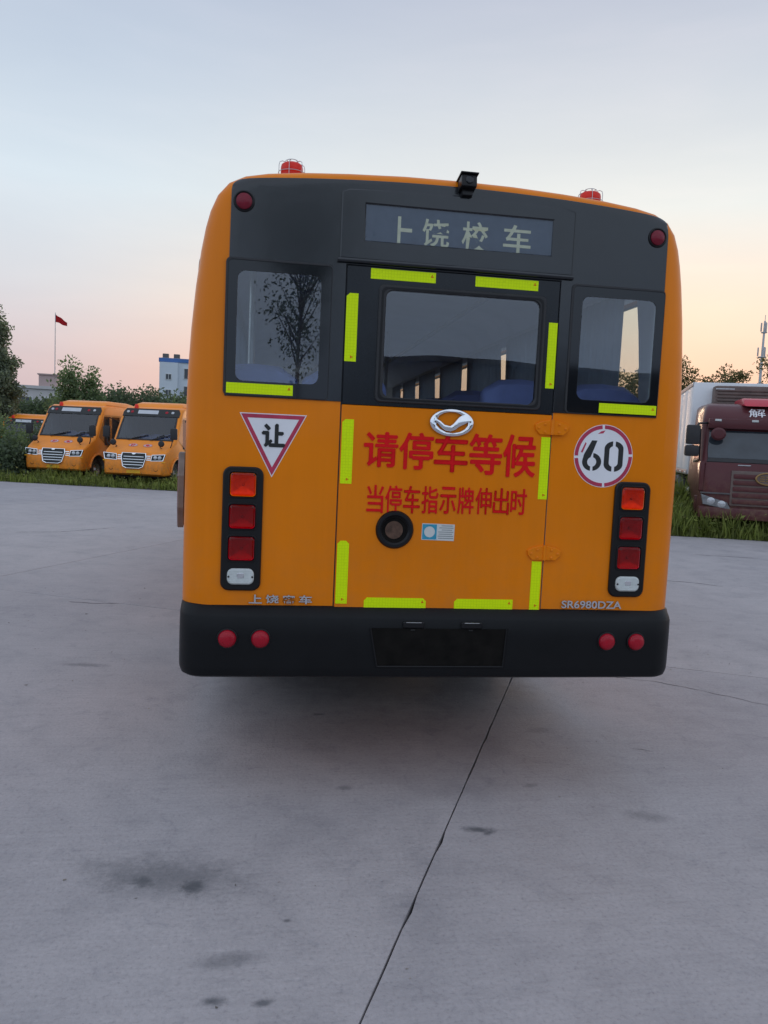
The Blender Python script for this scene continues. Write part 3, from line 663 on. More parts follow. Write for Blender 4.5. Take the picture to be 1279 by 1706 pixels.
# --- tail lamp clusters
for sx in (-1, 1):
    cx = sx*.930
    hs = plate('tail_lamp', [rrect(cx-.090, 1.002, cx+.090, 1.566, .038)]+[rrect(cx-.0565, z_-.0525, cx+.0565, z_+.0525, .016) for z_ in (1.486, 1.341, 1.196)], -.016, .016, M['housing'], BUS, .006)
    for zc, mm in ((1.486, 't_amber'), (1.341, 't_red'), (1.196, 't_red')):
        plate('lens_bezel', [rrect(cx-.066, zc-.062, cx+.066, zc+.062, .018), rrect(cx-.059, zc-.055, cx+.059, zc+.055, .014)], -.021, .006, M['housing'], hs, .002)
        plate('lens', rrect(cx-.058, zc-.054, cx+.058, zc+.054, .016), -.029, .014, M[mm], hs, .010)
        bm = bmesh.new(); pr = None
        for k_, y_ in ((1, -.0165), (.86, -.0105), (.68, -.0062), (.46, -.0035), (.22, -.0020), (.06, -.0016)):
            lp_ = [bm.verts.new((cx+(x-cx)*k_, y_, zc+(z-zc)*k_)) for x, z in rrect(cx-.057, zc-.053, cx+.057, zc+.053, .016)]
            if pr:
                for q in range(len(lp_)): bm.faces.new((pr[q], pr[(q+1) % len(lp_)], lp_[(q+1) % len(lp_)], lp_[q]))
            pr = lp_
        bm.faces.new(pr); fin(bm, 'reflector', M['dish'], hs, 60)
        lathe_o('bulb', [(0, .009), (.005, .008), (.007, .004), (.007, 0)], M['whitelens'], hs, 12, at_rear(cx, zc, -.0025))
        for q in (-1, 1): lathe_o('lens_screw', [(.0035, 0), (.003, .001), (0, .0012)], M['rust'], hs, 8, at_rear(cx+q*.048, zc+.044, -.027))
    plate('reverse_lens', rrect(cx-.060, 1.032, cx+.060, 1.105, .026), -.028, .014, M['whitelens'], hs, .006)
    plate('reverse_bulb', rrect(cx-.015, 1.063, cx+.015, 1.085, .004), -.030, .003, M['chrome'], hs, .001)
    for q in (-1, 1): lathe_o('lens_screw', [(.005, 0), (.004, .002), (0, .0022)], M['chassis'], hs, 8, at_rear(cx+q*.053, 1.068, -.028))
# chrome lettering
for i, c in enumerate('上饶客车'): text('chrome_lettering', c, -.890+i*.0760, -.890+i*.0760+.060, .943, .984, -.007, .006, M['chrome'], BUS, .02)
text('chrome_lettering', 'SR6980DZA', .607, .915, .941, .979, -.007, .006, M['chrome'], BUS, .018)
# --- bumper: swept profile around the rear corners
plan = [(-1.203, .62)] + [(-1.203+.12*(1-math.cos(R(a))) , .075-.12*math.sin(R(a))) for a in range(0, 91, 10)] + [(-.6, -.050), (0, -.052), (.6, -.050)] + [(1.203-.12*(1-math.cos(R(a))), .075-.12*math.sin(R(a))) for a in range(90, -1, -10)] + [(1.203, .62)]
prof = [(-.07, .9355), (-.050, .9350), (-.042, .931), (-.008, .899), (0, .886), (.001, .80), (0, .66), (-.002, .635), (-.010, .612), (-.026, .602), (-.07, .600)]
bm = bmesh.new(); rows = []
for i, p in enumerate(plan):
    a = Vector(plan[max(0, i-1)]); b = Vector(plan[min(len(plan)-1, i+1)]); d = (b-a).normalized(); nn = Vector((d.y, -d.x))
    rows.append([bm.verts.new((p[0]+nn.x*o*k_, p[1]+nn.y*o*k_, z)) for o, z, k_ in [(o, z, .15+.85*abs(nn.y) if .8 < z < .9352 else 1) for o, z in prof]])
for a, b in zip(rows, rows[1:]):
    for k in range(len(prof)-1): bm.faces.new((a[k], a[k+1], b[k+1], b[k]))
bmp = fin(bm, 'bumper', M['bumper'], BUS, 35)
YB = -.052
for x in (-.980, -.832, .830, .981):
    lp = lathe_o('bumper_reflector', [(0, .024), (.02, .0225), (.034, .017), (.040, .008), (.041, -.002)], M['redlens'], bmp, 28, at_rear(x, .789, YB))
    lathe_o('reflector_ring', [(.040, .003), (.0435, .004), (.0465, .002), (.047, -.002)], M['housing'], bmp, 28, at_rear(x, .789, YB))
pl = [(-.292, .664), (.312, .664), (.322, .845), (-.328, .845)]
plate('plate_recess', pl, YB-.004, .006, M['plate_dark'], bmp)
bm = bmesh.new(); tube(bm, [(-.329, YB-.006, .846), (-.293, YB-.006, .664)], .004, 6); tube(bm, [(.323, YB-.006, .846), (.313, YB-.006, .664)], .004, 6); tube(bm, [(-.293, YB-.005, .664), (.313, YB-.005, .664)], .004, 6)
fin(bm, 'recess_edge', M['housing'], bmp, 60)
for x in (-.128, .150):
    lm = plate('plate_lamp', rrect(x-.050, .848, x+.050, .878, .006), YB-.014, .016, M['housing'], bmp, .004)
    plate('lamp_strip', rrect(x-.036, .8735, x+.036, .8765), YB-.0165, .004, M['steel'], bmp, .001)
    plate('plate_screw', rrect(x-.012, .836, x+.008, .842), YB-.008, .004, M['chassis'], bmp)
# --- beacons, camera, stop paddle
for sx, bxx in ((-1, -.755), (1, .738)):
    o = Vector((bxx, .30, 2.926 if sx < 0 else 2.925))
    T = Matrix.Translation(o)
    bc = lathe_o('beacon', [(.060, -.02), (.060, .012), (.053, .014), (.053, .026), (.0515, .028), (.053, .031), (.053, .054), (.050, .066), (.040, .074), (.02, .078), (0, .079)], M['beacon'], BUS, 28, T)
    bm = bmesh.new()
    for k in range(6):
        a = 2*PI*k/6+.3; ca, sa = math.cos(a), math.sin(a)
        tube(bm, [o+Vector((ca*r, sa*r, h)) for r, h in ((.064, -.02), (.064, .060), (.060, .074), (.048, .080), (.034, .079), (.030, .087), (.022, .089))], .0016, 6)
    for r, h in ((.064, .03), (.024, .089)): tube(bm, [o+Vector((r*math.cos(2*PI*k/24), r*math.sin(2*PI*k/24), h)) for k in range(25)], .0016, 6)
    fin(bm, 'wire_cage', M['steel'], bc, 60)
T = Matrix.Translation((.024, .01, 2.842)) @ Matrix.Rotation(R(-8), 4, 'X')
cb = box('rear_camera', -.036, .036, -.085, .0, .0, .055, M['housing'], BUS, .008, xf=T)
box('camera_hood', -.041, .041, -.095, .01, .055, .061, M['housing'], cb, .002, xf=T)
box('camera_bracket', -.024, .024, -.055, .02, -.028, .002, M['housing'], cb, .006, xf=T)
lathe_o('camera_lens', [(.018, 0), (.018, .004), (.014, .006), (0, .004)], M['frit'], cb, 20, T @ Matrix.Translation((0, -.085, .028)) @ REAR)
T = Matrix.Translation((-1.375, 1.60, 1.345)) @ Matrix.Rotation(R(-90+5), 4, 'Z')
sp2 = plate('stop_paddle', ell(0, 0, .258, .258, 8, PI/8), -.020, .036, M['stopback'], BUS, .004, xf=T)
plate('paddle_face', [ell(0, 0, .248, .248, 8, PI/8)], -.0215, .0015, M['sign_red'], sp2, xf=T)
box('paddle_hinge', -1.36, -1.19, 1.78, 1.90, 1.25, 1.50, M['housing'], BUS, .01)
box('side_marker', -1.232, -1.2, 1.35, 1.47, .98, 1.09, M['redlens'], BUS, .006)

# --- curtains gathered along the side windows
M['curtain'] = mat('grey_blue_curtain', (.34, .39, .47), .85, var=.12, vscale=5)
for sx in (-1, 1):
    for q, (y0, y1) in enumerate(WIN_Y):
        g_ = (.13, .14, .16, .20, .24, .24, .2)[q] if sx > 0 else (.30, .2, .2, .2, .2, .2, .2)[q]
        bm = bmesh.new(); n = 40; top, bot = [], []
        for k in range(n+1):
            u = k/n; y = y0+g_+(y1-y0-g_+.09)*u; w = .012*math.sin(u*2*PI*(y1-y0)*9+q)
            top.append(bm.verts.new((sx*(1.075+w*.6), y, 2.585))); bot.append(bm.verts.new((sx*(1.105+w*1.4), y+(.10*math.sin(q*2.3+1))*(1-u)+.015*math.sin(q*3+k*.1), 1.58)))
        for k in range(n): bm.faces.new((top[k], top[k+1], bot[k+1], bot[k]))
        bmesh.ops.solidify(bm, geom=bm.faces[:], thickness=.003); fin(bm, 'curtain', M['curtain'], BUS, 70)
# --- seats and rails inside
def seat_mesh():
    bm = bmesh.new()
    prof2 = [(0, 0), (.42, .0), (.46, .05), (.45, .12), (.12, .10), (.10, .14), (.02, .55), (-.01, .70), (-.05, .73), (-.10, .70), (-.09, .5), (-.05, .1), (-.03, .0)]
    xs = [-.21, -.195, -.12, 0, .12, .195, .21]
    rows = []
    for x in xs:
        k = 1-.10*(abs(x)/.21)**4; e = .92 if abs(x) == .21 else 1
        rows.append([bm.verts.new((x, y*e, z*(k if z > .4 else 1))) for y, z in prof2])
    for a, b in zip(rows, rows[1:]):
        for i in range(len(prof2)): j = (i+1) % len(prof2); bm.faces.new((a[i], a[j], b[j], b[i]))
    bm.faces.new(rows[0]); bm.faces.new(rows[-1]); bmesh.ops.recalc_face_normals(bm, faces=bm.faces)
    me = bpy.data.meshes.new('seat'); bm.to_mesh(me); bm.free(); smooth_mesh(me, 60); me.materials.append(M['seat']); return me
sm = seat_mesh()
bm = bmesh.new(); bx(bm, -.18, .18, -.16, .16, -.2, .2); sbm = bpy.data.meshes.new('seat_base'); bm.to_mesh(sbm); bm.free(); sbm.materials.append(M['chassis'])
for row in range(9):
    for x in (-.90, -.46, .46, .90):
        if row == 0 and x == .46: pass
        s_ = mk('seat', sm, None, BUS); s_.location = (x, .42+row*.95, 1.33)
        b_ = mk('seat_base', sbm, None, BUS); b_.location = (x, .66+row*.95, 1.13)
for (x, y) in ((-.93, .62), (-.30, 2.3), (.30, 4.2), (-.30, 6.2), (.32, 7.9)): tube_o('grab_pole', [(x, y, .93), (x, y, 2.80)], .017, M['steel'], BUS)
tube_o('grab_rail', [(-.34, .4, 2.52), (-.34, 8.8, 2.52)], .015, M['steel'], BUS); tube_o('grab_rail', [(.34, .4, 2.52), (.34, 8.8, 2.52)], .015, M['steel'], BUS)
box('driver_partition', -1.1, -.35, 8.15, 8.2, .93, 2.05, M['inner'], BUS, .01); box('step_partition', .4, 1.1, 8.0, 8.05, .93, 1.85, M['inner'], BUS, .01)
box('dashboard', -1.05, 1.05, 9.05, 9.5, .93, 1.55, M['housing'], BUS, .04)

# ------------------------------------------------------------------ vegetation helpers
def leaf_mat(name, col, rand=.35):
    m = mat(name, col, .6, var=.25, vscale=1.2, rand=rand, spec=.25)
    nt = m.node_tree; b = nt.nodes['Principled BSDF']; o = [n for n in nt.nodes if n.type == 'OUTPUT_MATERIAL'][0]
    tr = N(nt, 'ShaderNodeBsdfTranslucent'); src = b.inputs['Base Color'].links[0].from_socket
    nt.links.new(mixc(nt, 1., src, (1.5, 1.6, 1.1), 'MULTIPLY'), tr.inputs[0])
    mx = N(nt, 'ShaderNodeMixShader'); mx.inputs[0].default_value = .45; nt.links.new(b.outputs[0], mx.inputs[1]); nt.links.new(tr.outputs[0], mx.inputs[2]); nt.links.new(mx.outputs[0], o.inputs[0])
    return m
M['leaf_dark'] = leaf_mat('dark_leaves', (.11, .145, .10)); M['leaf_mid'] = leaf_mat('mid_green_leaves', (.16, .215, .125))
M['leaf_grey'] = leaf_mat('grey_green_leaves', (.18, .21, .165)); M['leaf_warm'] = leaf_mat('warm_backlit_leaves', (.13, .12, .06))
M['weed'] = leaf_mat('verge_weeds', (.20, .24, .075), .45); M['weed2'] = leaf_mat('seeding_grass', (.24, .24, .10), .4)
M['bark'] = mat('grey_bark', (.09, .08, .07), .9, var=.35, vscale=6, bump=.02, bscale=20)
def quads_mesh(name, P, A, B, m):
    """leaf faces: centres P, half axes A and B (n,3)"""
    n = len(P); V = np.empty((n, 4, 3), np.float32)
    V[:, 0] = P-A; V[:, 1] = P+B*.8; V[:, 2] = P+A; V[:, 3] = P-B*.8
    me = bpy.data.meshes.new(name); me.vertices.add(n*4); me.vertices.foreach_set('co', V.ravel())
    me.loops.add(n*4); me.loops.foreach_set('vertex_index', np.arange(n*4, dtype=np.int32))
    me.polygons.add(n); me.polygons.foreach_set('loop_start', np.arange(0, n*4, 4, dtype=np.int32))
    try: me.polygons.foreach_set('loop_total', np.full(n, 4, np.int32))
    except Exception: pass
    me.update(calc_edges=True); me.materials.append(m); return me
def leaves(rs, C, size, elong=1.5):
    n = len(C); d = rs.normal(size=(n, 3)); d /= np.linalg.norm(d, axis=1)[:, None]; e = rs.normal(size=(n, 3))
    e -= d*(e*d).sum(1)[:, None]; e /= np.linalg.norm(e, axis=1)[:, None]; s = size*rs.uniform(.55, 1.3, (n, 1))
    return d*s*elong*.5, e*s*.5
def tree(name, label, loc, h, r, base, mode, nleaf, leaf, lm, seed, group=None, trunk_r=None, upright=.5, nb=26, spread=.33):
    rs = np.random.RandomState(seed); rn = random.Random(seed)
    t = thing(name, label, 'tree', loc, rn.uniform(0, 6), group)
    tr = trunk_r or h*.018; bm = bmesh.new()
    pts = []; x = y = 0
    for k in range(9): pts.append((x, y, -.1+h*.93*k/8)); x += rn.uniform(-.02, .02)*h*.3; y += rn.uniform(-.02, .02)*h*.3
    tube(bm, pts, [tr*(1.15-k/8*1.0) for k in range(9)], 8)
    def shape(u):                                   # crown radius against relative height
        if mode == 'column': return r*(min(1, u*3.5+.25))*(1-u**2.2*.85)
        if mode == 'cone': return r*(1-u)*1.0+.08*r
        if mode == 'vase': return r*(.25+.9*u)*(1-max(0, u-.75)*2.6)
        return r*math.sqrt(max(.05, 1-(2*u-.9)**2*.9))
    cents = []; wts = []
    for k in range(nb):
        u = (k+rn.random())/nb; z0 = base+(h-base)*u*.86; i = min(7, max(0, int(z0/h/.93*8))); p0 = Vector(pts[i]).lerp(Vector(pts[i+1]), .5); p0.z = min(z0, h*.9)
        a = rn.uniform(0, 2*PI) if k % 2 else k*2.4; L = shape(u)*rn.uniform(.6, 1.05); up = upright*L*rn.uniform(.7, 1.3)
        p1 = p0+Vector((math.cos(a)*L*.5, math.sin(a)*L*.5, up*.45)); p2 = p0+Vector((math.cos(a+.15)*L, math.sin(a+.15)*L, up))
        tube(bm, [p0, p1, p2], [tr*.42*(1-u*.6), tr*.25*(1-u*.5), tr*.08], 5)
        for q in (.45, .7, .95, 1.05):
            c = p0.lerp(p1, q*2) if q < .5 else p1.lerp(p2, (q-.5)*2)
            cents.append((c.x+rn.gauss(0, .08)*r, c.y+rn.gauss(0, .08)*r, min(h, c.z+rn.gauss(0, .05)*r))); wts.append(max(.25, L/r))
    cents.append((pts[-1][0], pts[-1][1], h*.95)); wts.append(.5)
    fin(bm, 'trunk', M['bark'], t, 60)
    cents = np.array(cents); wts = np.array(wts); wts /= wts.sum(); idx = rs.choice(len(cents), nleaf, p=wts)
    dv = rs.normal(size=(nleaf, 3)); dv /= np.linalg.norm(dv, axis=1)[:, None]
    C = cents[idx]+dv*np.array([spread, spread, spread*.8])*r*1.5*rs.rand(nleaf, 1)**.6
    C[:, 2] = np.maximum(C[:, 2], base*.6)
    A, B = leaves(rs, C, leaf); mk('crown', quads_mesh('crown', C, A, B, lm), None, t)
    return t
def bush(name, label, cat, loc, rx, ry, h, nleaf, leaf, lm, seed, group=None):
    rs = np.random.RandomState(seed); t = thing(name, label, cat, loc, 0, group); rn = random.Random(seed)
    bm = bmesh.new(); tips = []
    for k in range(14):
        a = rn.uniform(0, 2*PI); q = rn.uniform(.3, .95); p = Vector((math.cos(a)*rx*q, math.sin(a)*ry*q, h*rn.uniform(.5, .95)*(1.1-.45*q)))
        tube(bm, [(p.x*.3, p.y*.3, -.05), (p.x*.6, p.y*.6, p.z*.5), p], [.02, .015, .006], 4); tips.append(p)
        tips.append(Vector((p.x*.8, p.y*.8, p.z*.45))); tips.append(Vector((p.x*1.05, p.y*1.05, p.z*.2)))
    fin(bm, 'stem', M['bark'], t)
    T = np.array([tuple(p) for p in tips]); C = T[rs.randint(len(T), size=nleaf)]+rs.normal(size=(nleaf, 3))*np.array([rx*.22, ry*.22, h*.13]); C[:, 2] = np.abs(C[:, 2])
    A, B = leaves(rs, C, leaf); mk('foliage', quads_mesh('foliage', C, A, B, lm), None, t); return t

# ------------------------------------------------------------------ verges: soil strips with weeds
def verge(name, quad, label, n, seed, hmax, zsoil, dens_edge):
    bm = bmesh.new(); rn = random.Random(seed); a, b, c, d = [Vector(q) for q in quad]; nx, ny = 60, 10; g = []
    for j in range(ny+1):
        row = []
        for i in range(nx+1):
            u, v = i/nx, j/ny; p = (a.lerp(b, u)).lerp(d.lerp(c, u), v)
            z = zsoil*min(1, v*5)+(.0 if j == 0 else rn.uniform(-.012, .02)); off = rn.uniform(-.10, .06) if j == 0 else 0
            e = (d-a).normalized(); row.append(bm.verts.new((p.x+e.x*off, p.y+e.y*off, z+.003 if j else .001)))
        g.append(row)
    for j in range(ny):
        for i in range(nx): bm.faces.new((g[j][i], g[j][i+1], g[j+1][i+1], g[j+1][i]))
    tag(fin(bm, name, M['soil'], smooth=60), kind='structure')
    rs = np.random.RandomState(seed); u = rs.rand(n); v = rs.rand(n)**1.25
    A_, B_, C_, D_ = [np.array(q) for q in quad]
    P = (A_[None]*(1-u[:, None])+B_[None]*u[:, None])*(1-v[:, None])+(D_[None]*(1-u[:, None])+C_[None]*u[:, None])*v[:, None]
    # clumps: height follows a slow random field
    f = sum(np.sin(P[:, 0]*k1+P[:, 1]*k2+ph) for k1, k2, ph in ((2.1, 1.3, 0), (-3.4, 2.2, 1), (5.2, 4.1, 2), (.9, -1.7, 3), (9.3, -7.7, 1.5)))/5
    hh = hmax*(.14+.95*np.clip(f*1.5+.35, 0, 1)**1.4*np.clip(v*3.0+.15, 0, 1)+.42*rs.rand(n)**4)
    w = rs.uniform(.006, .016, n)*(1+hh); ang = rs.rand(n)*2*PI; lean = rs.normal(size=(n, 2))*.28*hh[:, None]
    V = np.zeros((n, 5, 3), np.float32); dx = np.cos(ang)*w; dy = np.sin(ang)*w
    V[:, 0] = np.stack([P[:, 0]-dx, P[:, 1]-dy, np.zeros(n)], 1); V[:, 1] = np.stack([P[:, 0]+dx, P[:, 1]+dy, np.zeros(n)], 1)
    V[:, 2] = np.stack([P[:, 0]+dx*.8+lean[:, 0]*.45, P[:, 1]+dy*.8+lean[:, 1]*.45, hh*.6], 1); V[:, 3] = np.stack([P[:, 0]+lean[:, 0], P[:, 1]+lean[:, 1], hh], 1)
    V[:, 4] = np.stack([P[:, 0]-dx*.8+lean[:, 0]*.45, P[:, 1]-dy*.8+lean[:, 1]*.45, hh*.6], 1)
    me = bpy.data.meshes.new('grass'); me.vertices.add(n*5); me.vertices.foreach_set('co', V.ravel()); me.loops.add(n*5); me.loops.foreach_set('vertex_index', np.arange(n*5, dtype=np.int32))
    me.polygons.add(n); me.polygons.foreach_set('loop_start', np.arange(0, n*5, 5, dtype=np.int32)); me.update(calc_edges=True); me.materials.append(M['weed'])
    tag(mk('grass', me), label, 'grass', kind='stuff')
    k = n//3; i = rs.choice(n, k, p=hh/hh.sum()); C = np.stack([P[i, 0]+rs.normal(size=k)*.06, P[i, 1]+rs.normal(size=k)*.06, hh[i]*rs.uniform(.15, .95, k)], 1)
    A2, B2 = leaves(rs, C, .075, 1.7); tag(mk('weeds', quads_mesh('weeds', C, A2, B2, M['weed'])), label.replace('grass', 'leafy weeds among the grass'), 'weeds', kind='stuff')
    k = n//12; i = rs.choice(n, k); C = np.stack([P[i, 0], P[i, 1], hh[i]*rs.uniform(.8, 1.2, k)], 1)
    A2, B2 = leaves(rs, C, .05, 2.2); tag(mk('seed_heads', quads_mesh('seed_heads', C, A2, B2, M['weed2'])), label.replace('grass', 'pale seed heads above the grass'), 'weeds', kind='stuff')
verge('left_verge', [(-24, 25.9), (3.5, 18.1), (4.5, 30), (-24, 36)], 'green grass along the far left edge of the concrete', 60000, 3, .62, .03, 0)
verge('right_verge', [(4.2, 12.95), (17, 9.25), (19, 18), (5.2, 22)], 'tall green grass in front of the maroon truck', 80000, 5, 1.0, .03, 0)

# ------------------------------------------------------------------ parked small school buses
M['mb_glass'] = mat('dark_bus_glass', (.075, .095, .115), .08, var=.35, vscale=2.2, ior=1.95)
M['grey_lens'] = mat('headlamp_lens', (.50, .52, .54), .12, .3, var=.2, vscale=20)
M['yellow_trim'] = mat('yellow_trim', (.80, .42, .01), .45, var=.1)
M['white_sign'] = mat('white_board', (.55, .57, .60), .5, var=.1)
M['pink_paint'] = mat('faded_red_roundel', (.62, .22, .20), .5, var=.3, vscale=20)
def side_prism(bm, prof, xw, taper, bev, seg=3):
    """prof: closed (y,z) loop; extruded across x; taper(y,z)->scale"""
    A = [bm.verts.new((-xw, y, z)) for y, z in prof]; B = [bm.verts.new((xw, y, z)) for y, z in prof]; n = len(prof)
    for i in range(n): bm.faces.new((A[i], A[(i+1) % n], B[(i+1) % n], B[i]))
    fa = bm.faces.new(A[::-1]); fb = bm.faces.new(B)
    bmesh.ops.recalc_face_normals(bm, faces=bm.faces)
    bmesh.ops.bevel(bm, geom=list(fa.edges)+list(fb.edges), offset=bev, segments=seg, affect='EDGES', profile=.55)
    for v in bm.verts: v.co.x *= taper(v.co.y, v.co.z)
def slope(p0, p1):
    """matrix carrying plate space (x, z along the slope from p0) onto a face leaning from p0 (y,z) to p1"""
    d = Vector((0, p1[0]-p0[0], p1[1]-p0[1])).normalized(); nrm = Vector((0, -d.z, d.y)); mm = Matrix((Vector((1, 0, 0)), -nrm, d)).transposed().to_4x4(); mm.translation = (0, p0[0], p0[1]); return mm
SIDE = {s: Matrix.Rotation(s*PI/2, 4, 'Z') for s in (-1, 1)}
M['cabin'] = mat('cabin_lining', (.20, .20, .21), .8, var=.15); M['mb_clear'] = glass_mat('bus_window_glass', (.72, .76, .78), 1.8, 0, .01)
def minibus():
    t = thing('small_school_bus', '', 'bus')
    pf = [(.10, .36), (.02, .42), (0, .62), (.02, .80), (.10, 1.05), (.22, 1.13), (.78, 1.42), (1.28, 2.26), (1.42, 2.44), (1.65, 2.52), (6.0, 2.50), (6.12, 2.3), (6.15, .8), (6.1, .40), (1.9, .40), (1.0, .36)]
    def tp(y, z): return (1-.05*max(0, (z-1.45))/1.0)*(1-.10*max(0, 1-y/.7)**2)
    bm = bmesh.new(); side_prism(bm, pf, 1.05, tp, .09, 4); b = fin(bm, 'body', M['orange2'], t, recalc=False)
    cut = bmesh.new()
    for yw in (.98, 4.6): lathe(cut, [(0, -2), (.47, -2), (.47, 2), (0, 2)], 24, Matrix.Translation((0, yw, .40)) @ AXX)
    cv = [(.784, 1.487), (1.224, 2.226), (1.32, 2.30), (5.92, 2.30), (5.92, .86), (1.25, .86), (1.2, 1.40), (.90, 1.44)]
    A = [cut.verts.new((-.90, y, z)) for y, z in cv]; B = [cut.verts.new((.90, y, z)) for y, z in cv]; n = len(cv)
    for i in range(n): cut.faces.new((A[i], A[(i+1) % n], B[(i+1) % n], B[i]))
    cut.faces.new(A[::-1]); cut.faces.new(B)
    for y0, y1, z0, z1 in ((1.38, 1.76, 1.20, 2.16), (1.94, 2.50, 1.02, 2.16), (2.66, 3.36, 1.52, 2.18), (3.50, 4.26, 1.52, 2.18), (4.40, 5.16, 1.52, 2.18), (5.30, 5.80, 1.52, 2.18)):
        for s in (-1, 1): a_, b_ = sorted((s*.86, s*1.3)); bx(cut, a_, b_, y0, y1, z0, z1)
    bx(cut, -.80, .80, 5.8, 6.4, 1.5, 2.2)
    for fc in cut.faces: fc.material_index = 1
    b.data.materials.append(M['cabin']); bool_cut(b, cut, mats=(M['orange2'], M['cabin'])); smooth_mesh(b.data, 40)
    for yy in (2.0, 2.8, 3.6, 4.4, 5.2):
        for xx in (-.62, -.2, .22, .64): o_ = mk('seat', sm, None, t); o_.location = (xx, yy+.2, .92); o_.rotation_euler.z = PI
    o_ = mk('driver_seat', sm, None, t); o_.location = (.42, 1.95, .95); o_.rotation_euler.z = PI
    bm = bmesh.new(); tube(bm, [Matrix.Translation((.42, 1.28, 1.50)) @ Matrix.Rotation(R(-35), 4, 'X') @ Vector((.2*math.cos(2*PI*k/20), .2*math.sin(2*PI*k/20), 0)) for k in range(21)], .016, 6); tube(bm, [(.42, 1.28, 1.50), (.42, 1.12, 1.30)], .03, 6); fin(bm, 'steering_wheel', M['rubber'], t, 60)
    box('dashboard', -.88, .88, 1.0, 1.22, 1.30, 1.45, M['rubber'], t, .03)
    box('underbody', -.8, .8, .3, 5.9, .28, .5, M['chassis'], t)
    S = slope((.78, 1.42), (1.28, 2.26)); L = math.hypot(.5, .84)
    w = plate('windscreen', [[(-.95, .03), (.95, .03), (.93, L*.55), (.90, L+.0), (-.90, L+.0), (-.93, L*.55)], [(-.885, .085), (.885, .085), (.875, L*.55), (.85, L-.03), (-.85, L-.03), (-.875, L*.55)]], -.012, .02, M['rubber'], t, .004, xf=S)
    plate('pane', [(-.89, .08), (.89, .08), (.88, L*.55), (.855, L-.025), (-.855, L-.025), (-.88, L*.55)], -.006, .006, M['mb_clear'], w, xf=S)
    for x, a in ((-.55, 14), (.2, 22)):
        bm = bmesh.new(); tube(bm, [(x, -.02, .02), (x+.45*math.cos(R(a)), -.03, .06+.45*math.sin(R(a)))], .012, 5); tube(bm, [(x+.15, -.035, .07), (x+.65, -.035, .16+.2*math.sin(R(a)))], .016, 5)
        fin(bm, 'wiper', M['rubber'], w, xf=S)
    S2 = slope((1.275, 2.25), (1.415, 2.44)); 
    br = plate('brow_panel', [(-.95, -.06), (.95, -.06), (.95, .12), (.88, .26), (-.88, .26), (-.95, .12)], -.018, .03, M['black_paint'], t, .008, xf=S2)
    plate('route_board', rrect(-.46, .04, .22, .19, .01), -.022, .012, M['white_sign'], br, .002, xf=S2)
    for x, mm in ((-.80, M['grey_lens']), (-.66, M['redlens']), (.50, M['redlens']), (.70, M['grey_lens'])):
        lathe_o('warning_lamp', [(0, .02), (.04, .016), (.055, 0)], mm, br, 16, S2 @ Matrix.Translation((x, -.014, .115)) @ REAR)
    # roof pod and beacon
    bm = bmesh.new(); side_prism(bm, [(1.75, 2.50), (1.85, 2.62), (2.2, 2.70), (3.6, 2.70), (4.3, 2.62), (4.5, 2.48)], .86, lambda y, z: 1-.12*max(0, (z-2.5)/.2), .07, 3); fin(bm, 'roof_pod', M['orange2'], t, 40, recalc=False)
    lathe_o('beacon', [(.07, 0), (.07, .03), (.06, .035), (.06, .10), (.04, .13), (0, .135)], M['beacon'], t, 18, Matrix.Translation((-.62, 1.55, 2.47)))
    # grille, lamps, bumper
    S3 = slope((.0, .62), (.09, 1.04))
    gl = plate('grille', [(-.36, .42), (.36, .42), (.38, .30), (.31, .02), (.20, -.03), (-.20, -.03), (-.31, .02), (-.38, .30)], -.045, .06, M['black_paint'], t, .01, xf=S3)
    for k in range(4): plate('grille_bar', rrect(-.335+.012*abs(k-2), .05+k*.085, .335-.012*abs(k-2), .073+k*.085, .004), -.056, .02, M['chrome'], gl, .004, xf=S3)
    bm = bmesh.new(); o = [(-.36, .42), (.36, .42), (.38, .30), (.31, .02), (.20, -.03), (-.20, -.03), (-.31, .02), (-.38, .30)]
    plate_bm(bm, [[(x*1.08, (z-.2)*1.10+.2) for x, z in o], o], -.055, .05, .006); fin(bm, 'grille_surround', M['chrome'], gl, xf=S3)
    plate('badge', ell(0, .41, .06, .03, 20), -.066, .02, M['chrome'], gl, .004, xf=S3)
    for s in (-1, 1):
        hl = plate('headlamp', [(s*.55, .21), (s*.93, .23), (s*.99, .42), (s*.58, .39)], -.020, .06, M['housing'], t, .006, xf=S3)
        for x in (.68, .82): lathe_o('lamp_bulb', [(0, .03), (.04, .022), (.062, 0)], M['grey_lens'], hl, 14, S3 @ Matrix.Translation((s*x, -.02, .315)) @ REAR)
        plate('lamp_rim', [[(s*.54, .20), (s*.945, .22), (s*1.0, .43), (s*.57, .40)], [(s*.56, .215), (s*.925, .237), (s*.975, .412), (s*.588, .383)]], -.026, .02, M['chrome'], hl, xf=S3)
        for k in range(3): plate('lamp_slat', rrect(min(s*.40, s*.53), .22+k*.06, max(s*.40, s*.53), .25+k*.06), -.02, .03, M['chrome'], t, .003, xf=S3)
        lathe_o('fog_lamp', [(0, .012), (.05, .01), (.065, .02), (.08, 0)], M['housing'], t, 16, Matrix.Translation((s*.72, .022, .58)) @ REAR)
        # roundel with red mark on the hood
    S4 = slope((.22, 1.13), (.78, 1.42))
    for x in (-.24, .24):
        rd = plate('hood_roundel', ell(x, .33, .15, .10, 24), -.006, .012, M['white_sign'], t, xf=S4)
        plate('roundel_mark', [ell(x, .33, .15, .10, 24), ell(x, .33, .118, .075, 24)], -.009, .008, M['pink_paint'], rd, xf=S4)
    text('hood_lettering', '校', -.32, -.16, .26, .39, -.010, .004, M['red_paint'], t, .02, xf=S4); text('hood_lettering', '车', .16, .32, .26, .39, -.010, .004, M['red_paint'], t, .02, xf=S4)
